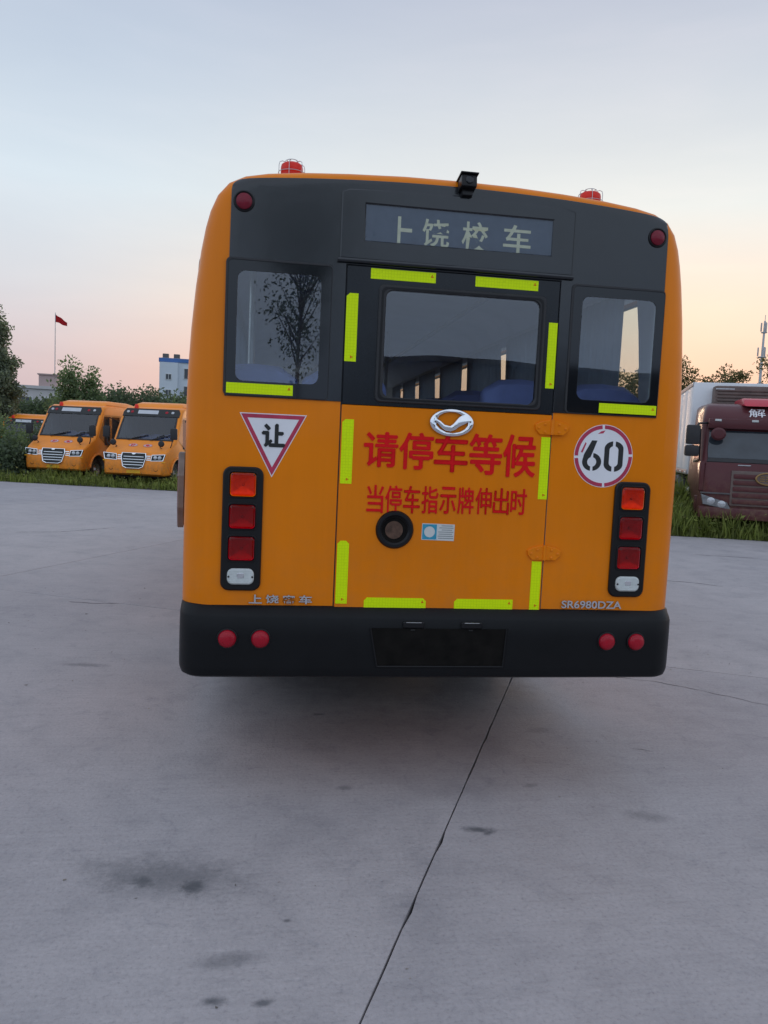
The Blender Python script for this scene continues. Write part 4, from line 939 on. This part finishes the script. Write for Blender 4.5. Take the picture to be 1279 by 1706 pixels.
    plate('plate_area', rrect(-.22, .43, .22, .53), .004, .02, M['yellow_trim'], t, .004)
    # sides
    for s in (-1, 1):
        T = Matrix.Translation((s*1.036, 0, 0)) @ Matrix.Rotation(-s*R(2.8), 4, 'Y') @ SIDE[s]
        def sp(l): return [(s*y, z) for y, z in l]
        T = Matrix.Translation((s*1.045, 0, 1.45)) @ Matrix.Rotation(-s*R(3.0), 4, 'Y') @ Matrix.Translation((0, 0, -1.45)) @ SIDE[s]
        plate('cab_door_window', sp([(.98, 1.48), (1.78, 1.05), (1.82, 2.22), (1.42, 2.22)]), -.008, .02, M['mb_clear'], t, .003, xf=T)
        plate('door_glass', sp([(1.88, .95), (2.55, .95), (2.55, 2.22), (1.88, 2.22)]), -.008, .02, M['mb_clear'], t, .003, xf=T)
        for y0, y1 in ((2.62, 3.4), (3.46, 4.3), (4.36, 5.2), (5.26, 5.95)): plate('side_window', sp(rrect(y0, 1.48, y1, 2.22, .04)), -.008, .02, M['mb_clear'], t, .003, xf=T)
        tube_o('grab_handle', [(s*1.02, 1.75, 2.15), (s*1.09, 1.8, 2.10), (s*1.09, 2.4, 2.0), (s*1.02, 2.45, 1.98)], .018, M['rubber'], t, 6)
        # arch flare
        bm = bmesh.new(); tube(bm, [(s*1.02, .98-.50*math.cos(R(a)), .40+.50*math.sin(R(a))) for a in range(8, 173, 12)], .035, 6); fin(bm, 'arch_flare', M['orange2'], t, 60)
        plate('yellow_strip', rrect(s*.62 if s > 0 else -1.0, .785, 1.0 if s > 0 else -.62, .815), -.004, .02, M['yellow_trim'], t, .003, xf=Matrix.Translation((0, .03, 0)))
        for yw in (.98, 4.6):
            XX = Matrix.Translation((s*.86, yw, .38)) @ Matrix.Rotation(s*PI/2, 4, 'Y')
            wh = lathe_o('wheel', [(.22, -.11), (.34, -.115), (.378, -.08), (.38, 0), (.378, .08), (.34, .115), (.22, .11)], M['tyre'], t, 28, XX)
            lathe_o('rim', [(0, .10), (.06, .10), (.08, .06), (.16, .04), (.21, .10), (.225, .11), (.22, -.05), (0, -.05)], M['rim'], wh, 20, XX)
        # mirrors on a bent arm
        tube_o('mirror_arm', [(s*.92, .55, 1.15), (s*1.05, .42, 1.35), (s*1.10, .45, 1.75)], .016, M['rubber'], t, 6)
        bm = bmesh.new(); bx(bm, s*1.10-.11, s*1.10+.11, .42, .50, 1.50, 1.85, .03); fin(bm, 'mirror', M['rubber'], t, 40)
        tube_o('mirror_arm', [(s*.9, .45, 1.10), (s*.7, .35, 1.25), (s*.82, .25, 1.33)], .013, M['rubber'], t, 6)
        lathe_o('round_mirror', [(0, .05), (.06, .045), (.10, .01), (.09, -.03), (0, -.05)], M['rubber'], t, 18, Matrix.Translation((s*.78, .26, 1.36)) @ REAR)
    return t
mb = minibus(); mb.location = (-7.75, 22.7, 0); mb.rotation_euler.z = R(-16)
mb['label'] = 'orange small school bus parked on the grass, farther left of the pair'; mb['group'] = 'small school buses on the left verge'
mb2 = copy_tree(mb); mb2.location = (-5.0, 21.2, 0); mb2.rotation_euler.z = R(-15)
mb2['label'] = 'orange small school bus parked on the grass, partly hidden by the big bus'

# ------------------------------------------------------------------ maroon truck tractor and white refrigerated trailer
M['maroon'] = paint_mat('maroon_paint', (.10, .030, .034), .6)
M['trailer'] = mat('white_trailer_panel', (.80, .82, .84), .45, var=.06, vscale=1.2)
M['reefer'] = mat('dark_reefer_grille', (.15, .11, .095), .6, var=.3, vscale=4)
M['red_fairing'] = mat('red_fairing', (.50, .02, .045), .4, var=.1, coat=.3)
M['grey_plastic'] = mat('grey_plastic', (.10, .095, .095), .6, var=.25, vscale=6)
M['truck_glass'] = mat('dark_truck_glass', (.035, .045, .055), .08, var=.4, vscale=2, ior=1.6)
M['bronze'] = mat('bronze_badge', (.35, .22, .09), .35, .7, var=.2, vscale=20)
M['truck_lens'] = mat('truck_headlamp', (.22, .23, .24), .12, .2, var=.4, vscale=14)
TRZ = math.atan2(-.40, .916)
def tloc(o, x, y): c, s = math.cos(TRZ), math.sin(TRZ); return (o[0]+x*c-y*s, o[1]+x*s+y*c, 0)
TO = (9.62, 11.55)
tk = thing('truck_tractor', 'maroon long-haul truck tractor facing the yard at the right edge', 'truck', (TO[0], TO[1], 0), TRZ); tk.scale = (1.1, 1.1, 1.0)
pf = [(.20, .42), (.04, .50), (0, .80), (.0, 1.10), (.03, 1.52), (.10, 1.66), (.34, 2.36), (.36, 2.50), (.40, 2.60), (.62, 2.84), (.95, 2.93), (2.15, 2.95), (2.2, 2.85), (2.2, 1.0), (1.75, .95), (1.6, .9), (.5, .42)]
bm = bmesh.new(); side_prism(bm, pf, 1.24, lambda y, z: (1-.035*max(0, z-1.6)/1.2)*(1-.05*max(0, 1-y/.4)**2)*(1-.05*max(0, (z-2.5)/.4)), .13, 4); cb = fin(bm, 'cab', M['maroon'], tk, recalc=False)
cut = bmesh.new(); lathe(cut, [(0, -2), (.62, -2), (.62, 2), (0, 2)], 28, Matrix.Translation((0, 1.15, .52)) @ AXX); bool_cut(cb, cut); smooth_mesh(cb.data, 40)
S = slope((.10, 1.66), (.34, 2.36)); L = math.hypot(.24, .70)
w = plate('windscreen', [(-1.10, .04), (1.10, .04), (1.11, .2), (1.08, L-.06), (-1.08, L-.06), (-1.11, .2)], -.012, .02, M['truck_glass'], tk, .006, xf=S)
plate('wiper_cowl', [(-1.12, -.05), (1.12, -.05), (1.10, .045), (-1.10, .045)], -.02, .03, M['rubber'], tk, .01, xf=S)
box('sun_visor', -1.12, 1.12, .20, .36, 2.34, 2.56, M['maroon'], tk, .04)
for x in (-.95, -.28, .28, .95): box('marker_lamp', x-.06, x+.06, .185, .21, 2.50, 2.545, M['whitelens'], tk, .008)
S5 = slope((.40, 2.60), (.62, 2.84))
text('brow_lettering', '解', -.36, -.06, .02, .27, -.012, .012, M['sign_white'], tk, .0, xf=S5)
bm = bmesh.new(); side_prism(bm, [(.50, 2.86), (.62, 3.00), (.9, 3.06), (1.7, 3.06), (1.75, 2.90)], .46, lambda y, z: 1, .06, 3); fin(bm, 'roof_fairing', M['red_fairing'], tk, 40, recalc=False)
# grille
for k in range(5): box('grille_bar', -.62, .62, -.035+.0, .03, .74+k*.135, .84+k*.135, M['maroon'], tk, .02)
box('grille_backing', -.66, .66, -.012, .02, .70, 1.45, M['reefer'], tk, .01)
bd = plate('badge', [ell(0, 1.30, .24, .14, 32), ell(0, 1.30, .205, .108, 32)], -.065, .04, M['bronze'], tk, .01)
for x in (-.10, .0): 
    for k in range(3): plate('badge_bar', rrect(x-.05+(.0), 1.245+k*.045, x+.03, 1.265+k*.045), -.058, .03, M['bronze'], bd, .003)
plate('badge_back', ell(0, 1.30, .205, .108, 28), -.045, .02, M['reefer'], bd)
plate('small_badge', rrect(-.55, 1.555, -.32, 1.575), -.006, .03, M['chrome'], tk, .003, xf=Matrix.Translation((0, .04, 0)))
box('bumper', -1.22, 1.22, -.04, .18, .40, .66, M['maroon'], tk, .05)
for s in (-1, 1):
    hl = plate('headlamp', [(s*.62, .60), (s*1.14, .70), (s*1.19, .92), (s*.70, .76)], -.035, .12, M['truck_lens'], tk, .01)
    for x, z in ((.80, .72), (1.0, .78)): lathe_o('lamp_bulb', [(0, .015), (.05, .012), (.075, 0)], M['grey_lens'], hl, 16, at_rear(s*x, z, -.036))
    box('headlamp_trim', min(s*.66, s*1.2), max(s*.66, s*1.2), -.03, .05, .93, .965, M['grey_plastic'], tk, .01)
    # corner deflector, mirrors on arm
    box('corner_deflector', min(s*1.15, s*1.24), max(s*1.15, s*1.24), .02, .22, .98, 1.62, M['maroon'], tk, .03)
    tube_o('mirror_arm', [(s*1.12, .34, 2.46), (s*1.30, .16, 2.44), (s*1.36, .14, 2.3)], .025, M['rubber'], tk, 6)
    bm = bmesh.new(); bx(bm, s*1.40-.13, s*1.40+.13, .08, .22, 1.98, 2.40, .04); fin(bm, 'mirror', M['rubber'], tk, 40)
    bm = bmesh.new(); bx(bm, s*1.40-.14, s*1.40+.13, .06, .22, 1.72, 1.96, .05); fin(bm, 'wide_mirror', M['rubber'], tk, 40)
    T = Matrix.Translation((s*1.232, 0, 0)) @ SIDE[s]
    plate('door_window', [(s*.40, 1.66), (s*1.25, 1.58), (s*1.28, 2.34), (s*.58, 2.34)], -.004, .03, M['truck_glass'], tk, .004, xf=T)
    bm = bmesh.new(); tube(bm, [(s*1.1, 1.15-.66*math.cos(R(a)), .52+.66*math.sin(R(a))) for a in range(5, 176, 12)], .05, 6); fin(bm, 'wheel_arch', M['grey_plastic'], tk, 60)
    box('cab_step', min(s*1.0, s*1.26), max(s*1.0, s*1.26), .32, .52, .42, .86, M['maroon'], tk, .03)
    for yw in (1.15, 4.4):
        XX = Matrix.Translation((s*1.04, yw, .50)) @ Matrix.Rotation(s*PI/2, 4, 'Y')
        wh = lathe_o('wheel', [(.28, -.15), (.45, -.155), (.495, -.11), (.5, 0), (.495, .11), (.45, .155), (.28, .15)], M['tyre'], tk, 30, XX)
        lathe_o('rim', [(0, .12), (.09, .12), (.11, .06), (.2, .03), (.26, .13), (.29, .15), (.28, -.1), (0, -.1)], M['rim'], wh, 24, XX)
    lathe_o('fuel_tank', [(0, -.5), (.28, -.5), (.30, -.47), (.30, .47), (.28, .5), (0, .5)], M['steel'], tk, 20, Matrix.Translation((s*.95, 2.75, .70)) @ Matrix.Rotation(PI/2, 4, 'X'))
    bm = bmesh.new(); tube(bm, [(s*1.12, 3.8+.62-.62*math.cos(R(a)), .5+.60*math.sin(R(a))) for a in range(0, 181, 15)], .16, 6); fin(bm, 'rear_mudguard', M['grey_plastic'], tk, 60)
lathe_o('spot_mirror', [(0, .04), (.10, .035), (.14, 0), (.12, -.05), (0, -.07)], M['maroon'], tk, 18, Matrix.Translation((-.94, .10, 2.22)) @ REAR)
box('frame_rail', -.45, -.33, .6, 5.4, .75, 1.0, M['chassis'], tk); box('frame_rail', .33, .45, .6, 5.4, .75, 1.0, M['chassis'], tk)
# trailer
tl = thing('refrigerated_trailer', 'white refrigerated box trailer coupled behind the maroon truck', 'trailer', tloc(TO, 0, 2.6), TRZ); tl.scale = (1.07, 1.07, 1.04)
H0, H1 = 1.22, 3.40
box('box_body', -1.26, 1.26, 0, 12.5, H0, H1, M['trailer'], tl, .03)
for k in range(12):
    for s in (-1, 1): box('side_panel', s*1.262-.006, s*1.262+.006, .06+k*1.035, .06+k*1.035+1.02, H0+.12, H1-.10, M['trailer'], tl, .003)
for s in (-1, 1):
    box('top_rail', s*1.265-.012, s*1.265+.012, .02, 12.48, H1-.09, H1+.004, M['steel'], tl, .004); box('bottom_rail', s*1.265-.014, s*1.265+.014, .02, 12.48, H0-.004, H0+.11, M['steel'], tl, .004)
    dr = box('side_door', min(s*1.27, s*1.295), max(s*1.27, s*1.295), 2.6, 3.4, H0+.14, H1-.75, M['trailer'], tl, .008)
    for y in (2.63, 3.37): box('door_bar', s*1.30-.008, s*1.30+.008, y-.02, y+.02, H0+.16, H1-.77, M['grey_plastic'], dr, .004)
    for k in range(22): box('reflex_strip', s*1.28-.003, s*1.28+.003, .15+k*.55, .43+k*.55, H0+.035, H0+.07, M['redlens'] if k % 2 else M['sign_white'], tl)
    for yw in (8.6, 9.9, 11.2):
        XX = Matrix.Translation((s*1.05, yw, .50)) @ Matrix.Rotation(s*PI/2, 4, 'Y')
        lathe_o('wheel', [(0, -.13), (.28, -.14), (.45, -.15), (.5, -.1), (.5, .1), (.45, .15), (.28, .14), (.2, .05), (0, .05)], M['tyre'], tl, 26, XX)
    box('landing_leg', s*.8-.06, s*.8+.06, 2.9, 3.02, .12, H0, M['chassis'], tl, .01)
box('underframe', -.5, .5, .3, 12.2, H0-.25, H0-.01, M['chassis'], tl)
rf = box('cooling_unit', -.86, .86, -.42, -.004, 2.25, 3.30, M['reefer'], tl, .06)
for k in range(11): box('louvre', -.80, .80, -.445, -.40, 2.42+k*.075, 2.465+k*.075, M['reefer'], rf, .008)
for k in range(2): box('unit_highlight', -.84, -.45, -.45, -.42, 3.20, 3.235, M['steel'], rf, .006) if k == 0 else None

# ------------------------------------------------------------------ distant buildings, flag, tower
M['pinkwall'] = mat('pinkish_render', (.48, .36, .34), .8, var=.08, vscale=.5); M['whitewall'] = mat('pale_blue_white_wall', (.62, .68, .74), .8, var=.05, vscale=.3)
M['greywall'] = mat('grey_wall', (.55, .53, .53), .8, var=.08, vscale=.4); M['bluetrim'] = mat('blue_trim', (.06, .16, .42), .6, var=.08, vscale=.4)
M['winglass'] = mat('dim_window_glass', (.05, .06, .07), .1, var=.2, vscale=1); M['flagred'] = mat('red_cloth', (.50, .02, .03), .8, var=.1)
M['winframe'] = mat('white_window_frame', (.6, .62, .62), .6, var=.05)
def windows(par, xs, zs, w, h, y):
    for x in xs:
        for z in zs:
            f = plate('window', [rrect(x-w/2, z-h/2, x+w/2, z+h/2), rrect(x-w/2+.08, z-h/2+.08, x-.03, z+h/2-.08), rrect(x+.03, z-h/2+.08, x+w/2-.08, z+h/2-.08)], y-.08, .10, M['winframe'], par)
            plate('pane', rrect(x-w/2+.07, z-h/2+.07, x+w/2-.07, z+h/2-.07), y-.03, .028, M['winglass'], f)
wb = thing('office_block', 'tall white block with a blue band under its flat roof', 'building', (-9.9, 116.5, 0), R(4))
box('wall', -7.6, 9, 0, 12, -.2, 12.2, M['whitewall'], wb); box('roof_band', -7.75, 9.15, -.15, 12.1, 12.2, 12.75, M['bluetrim'], wb); box('roof', -7.5, 8.9, .1, 11.9, 12.75, 12.8, M['greywall'], wb)
box('stair_tower', -7.6, -5.0, -.6, 4, -.2, 12.1, M['whitewall'], wb)
windows(wb, (-3.4, .6, 4.6), (1.6, 4.8, 8.0, 10.6), 1.5, 1.6, 0); windows(wb, (-6.3,), (5.4, 7.7, 10.0), .9, .9, -.6)
for x in (-6.8, -5.2): box('roof_tank', x-.5, x+.4, 1, 2, 12.8, 13.5, M['grey_plastic'], wb, .1)
pb = thing('flat_roofed_house', 'low pinkish house with a small roof room under the flagpole', 'building', (-20.2, 64, 0), R(8))
box('wall', -3.6, 2.8, 0, 6, -.2, 4.85, M['greywall'], pb); box('parapet', -3.75, 2.95, -.15, 6.1, 4.85, 5.1, M['greywall'], pb)
box('roof_room', .3, 1.7, .6, 3.2, 5.1, 6.05, M['pinkwall'], pb); box('roof_room_cap', .2, 1.8, .5, 3.3, 6.05, 6.15, M['pinkwall'], pb)
windows(pb, (-2.4, -.6, 1.2), (3.6,), 1.1, 1.2, 0)
fp = thing('flagpole', 'thin flagpole with a red flag standing on the pink roof room', 'flag', (-18.86, 65.2, 6.13))
tube_o('pole', [(0, 0, 0), (0, 0, 5.1)], [.045, .03], M['steel'], fp, 8)
bm = bmesh.new(); g = []
for i in range(13):
    u = i/12; g.append([bm.verts.new((u*.92, .10*math.sin(u*7)*u, 4.98-v*.62*(1-u*.45)-u*.62-.03*math.sin(u*9+v*2))) for v in np.linspace(0, 1, 6)])
for a, b in zip(g, g[1:]):
    for k in range(5): bm.faces.new((a[k], a[k+1], b[k+1], b[k]))
bmesh.ops.solidify(bm, geom=bm.faces[:], thickness=.012); fin(bm, 'flag_cloth', M['flagred'], fp, 60)
tw = thing('telecom_mast', 'telecom mast with antennas rising behind the white trailer', 'mast', (82.6, 121.9, 0))
tube_o('pole', [(0, 0, 0), (0, 0, 25.6)], [.36, .16], M['steel'], tw, 12)
for z, r in ((19.4, .7), (23.6, .5)):
    bm = bmesh.new(); lathe(bm, [(.3, z-.05), (r, z-.05), (r, z+.1), (.3, z+.1)], 16); fin(bm, 'platform', M['steel'], tw)
    for k in range(3):
        a = k*2*PI/3+.4; box('antenna', -.11, .11, -.08, .08, z+.2, z+1.7, M['greywall'], tw, .04, xf=Matrix.Translation((math.cos(a)*r, math.sin(a)*r, 0)))
tube_o('lightning_rod', [(0, 0, 25.6), (0, 0, 26.6)], .05, M['steel'], tw, 6)
mb3 = copy_tree(mb); mb3.location = (-12.2, 34.0, -.38); mb3.rotation_euler.z = R(4)
mb3['label'] = 'far orange small school bus mostly hidden behind the left hedge'; mb3['group'] = 'small school buses on the left verge'
# ------------------------------------------------------------------ trees and bushes
G1 = 'trees behind the parked small buses'
tree('poplar_tree', 'tall grey-green poplar at the left edge', (-13.75, 36.0, 0), 7.4, .95, .8, 'column', 15000, .11, M['leaf_grey'], 11, G1, .13, 1.1, 34)
tree('poplar_tree', 'lower poplar half cut off by the left picture edge', (-14.9, 37.6, 0), 5.0, .9, .5, 'column', 8000, .11, M['leaf_grey'], 12, G1, .1, 1.0)
tree('conifer_tree', 'pointed green tree to the right of the flagpole', (-11.5, 40.2, 0), 5.35, 1.5, .4, 'cone', 9000, .13, M['leaf_mid'], 13, G1, .1, .3)
tree('conifer_tree', 'smaller pointed tree beside the flagpole tree', (-10.55, 40.6, 0), 5.0, 1.1, .4, 'cone', 7000, .13, M['leaf_mid'], 14, G1, .1, .3)
rowx = [(-15.4, 43, 3.0, 'dark round tree at the left end of the tree row'), (-13.4, 43.5, 3.2, 'dark low tree under the flat-roofed house'), (-9.6, 43.2, 4.1, 'dark bushy tree above the first small bus'), (-7.9, 44, 4.15, 'dark bushy tree above the gap between the small buses'),
        (-6.0, 44, 3.95, 'low dark tree left of the white block'), (-4.3, 42, 4.2, 'mid green tree in front of the white block'), (-2.6, 43.5, 4.0, 'dark tree at the left flank of the big bus')]
for i, (x, y, h, lb) in enumerate(rowx): tree('broadleaf_tree', lb, (x, y, 0), h, 1.85, .2, 'round', 11000, .14, M['leaf_dark'] if i not in (5,) else M['leaf_mid'], 20+i, G1, .12, .35, 26)
G2 = 'bushes on the left verge'
for i, (x, y, rx, h, lb) in enumerate(((-11.4, 25.3, 1.3, 2.1, 'dark bush at the left picture edge'), (-10.1, 24.3, 1.1, 2.05, 'dark bush hiding the far small bus'), (-9.35, 23.4, .8, 1.25, 'low bush touching the left small bus'), (-10.9, 22.6, .9, .8, 'low weed clump before the dark bush'), (-8.9, 26.4, 1.1, 1.7, 'bush behind the left small bus'))):
    bush('bush', lb, 'bush', (x, y, 0), rx, rx, h, 9000, .085, M['leaf_mid'] if i % 2 else M['leaf_dark'], 40+i, G2)
G3 = 'trees behind the trailer'
for i, (x, y, h, r, lb) in enumerate(((17.6, 31.0, 6.6, 1.2, 'open backlit tree between the big bus and the trailer'), (19.9, 30.2, 6.1, 1.2, 'low backlit tree above the trailer roof'), (22.0, 29.0, 6.6, 1.4, 'backlit tree beside the telecom mast'), (16.4, 31.5, 5.9, 1.3, 'green tree half hidden by the right side of the big bus'))):
    tree('backlit_tree', lb, (x, y, 0), h, r, 1.0, 'vase', 6500, .085, M['leaf_warm'], 60+i, G3, .07, .9, 34, .22)
G4 = 'bushes around the trailer'
for i, (x, y, rx, h, lb) in enumerate(((8.0, 14.6, 1.1, 1.15, 'green bush under the trailer beside the big bus'), (9.3, 17.2, 1.4, 1.3, 'dark bush beyond the trailer underside'), (7.3, 18.2, 1.4, 1.5, 'bush left of the trailer behind the big bus'))):
    bush('bush', lb, 'bush', (x, y, 0), rx, rx, h, 5000, .10, M['leaf_mid'], 70+i, G4)

# ------------------------------------------------------------------ behind the photographer: what the rear glass mirrors
tree('poplar_tree', 'tall slender tree standing behind the photographer', (.15, -27, 0), 10.5, 2.8, 4.2, 'vase', 6500, .10, M['leaf_dark'], 90, None, .12, 1.7, 40, .2)
M['darkwall'] = mat('dark_workshop_cladding', (.07, .075, .075), .8, var=.2, vscale=.4)
wk = thing('workshop_building', 'long low workshop standing behind the photographer', 'building', (20.5, -46, 0), R(180))
box('wall', -14, 15, 0, 9, -.2, 7.0, M['darkwall'], wk); box('roof', -14.3, 15.3, -.4, 9.3, 7.0, 7.3, M['darkwall'], wk)
windows(wk, (-11, -7, -3, 1, 5, 9, 13), (3.2,), 2.2, 1.5, 0)
# ------------------------------------------------------------------ loose grit on the concrete
rs = np.random.RandomState(4); bm = bmesh.new()
for k in range(260):
    x, y = rs.uniform(-3.2, 3.2), rs.uniform(-1.6, 6); s_ = rs.uniform(.002, .006)*(1+.12*y)
    vs_ = [bm.verts.new((x+rs.normal()*s_, y+rs.normal()*s_, abs(rs.normal()*s_*.5)+.001)) for _ in range(4)]
    for q in ((0,1,2), (0,1,3), (1,2,3), (0,2,3)): bm.faces.new([vs_[i] for i in q])
M['grit'] = mat('loose_grit', (.22, .20, .19), .9, var=0, rand=.6)
tag(fin(bm, 'grit', M['grit']), 'tiny chips of grit scattered over the concrete yard', 'grit', kind='stuff')
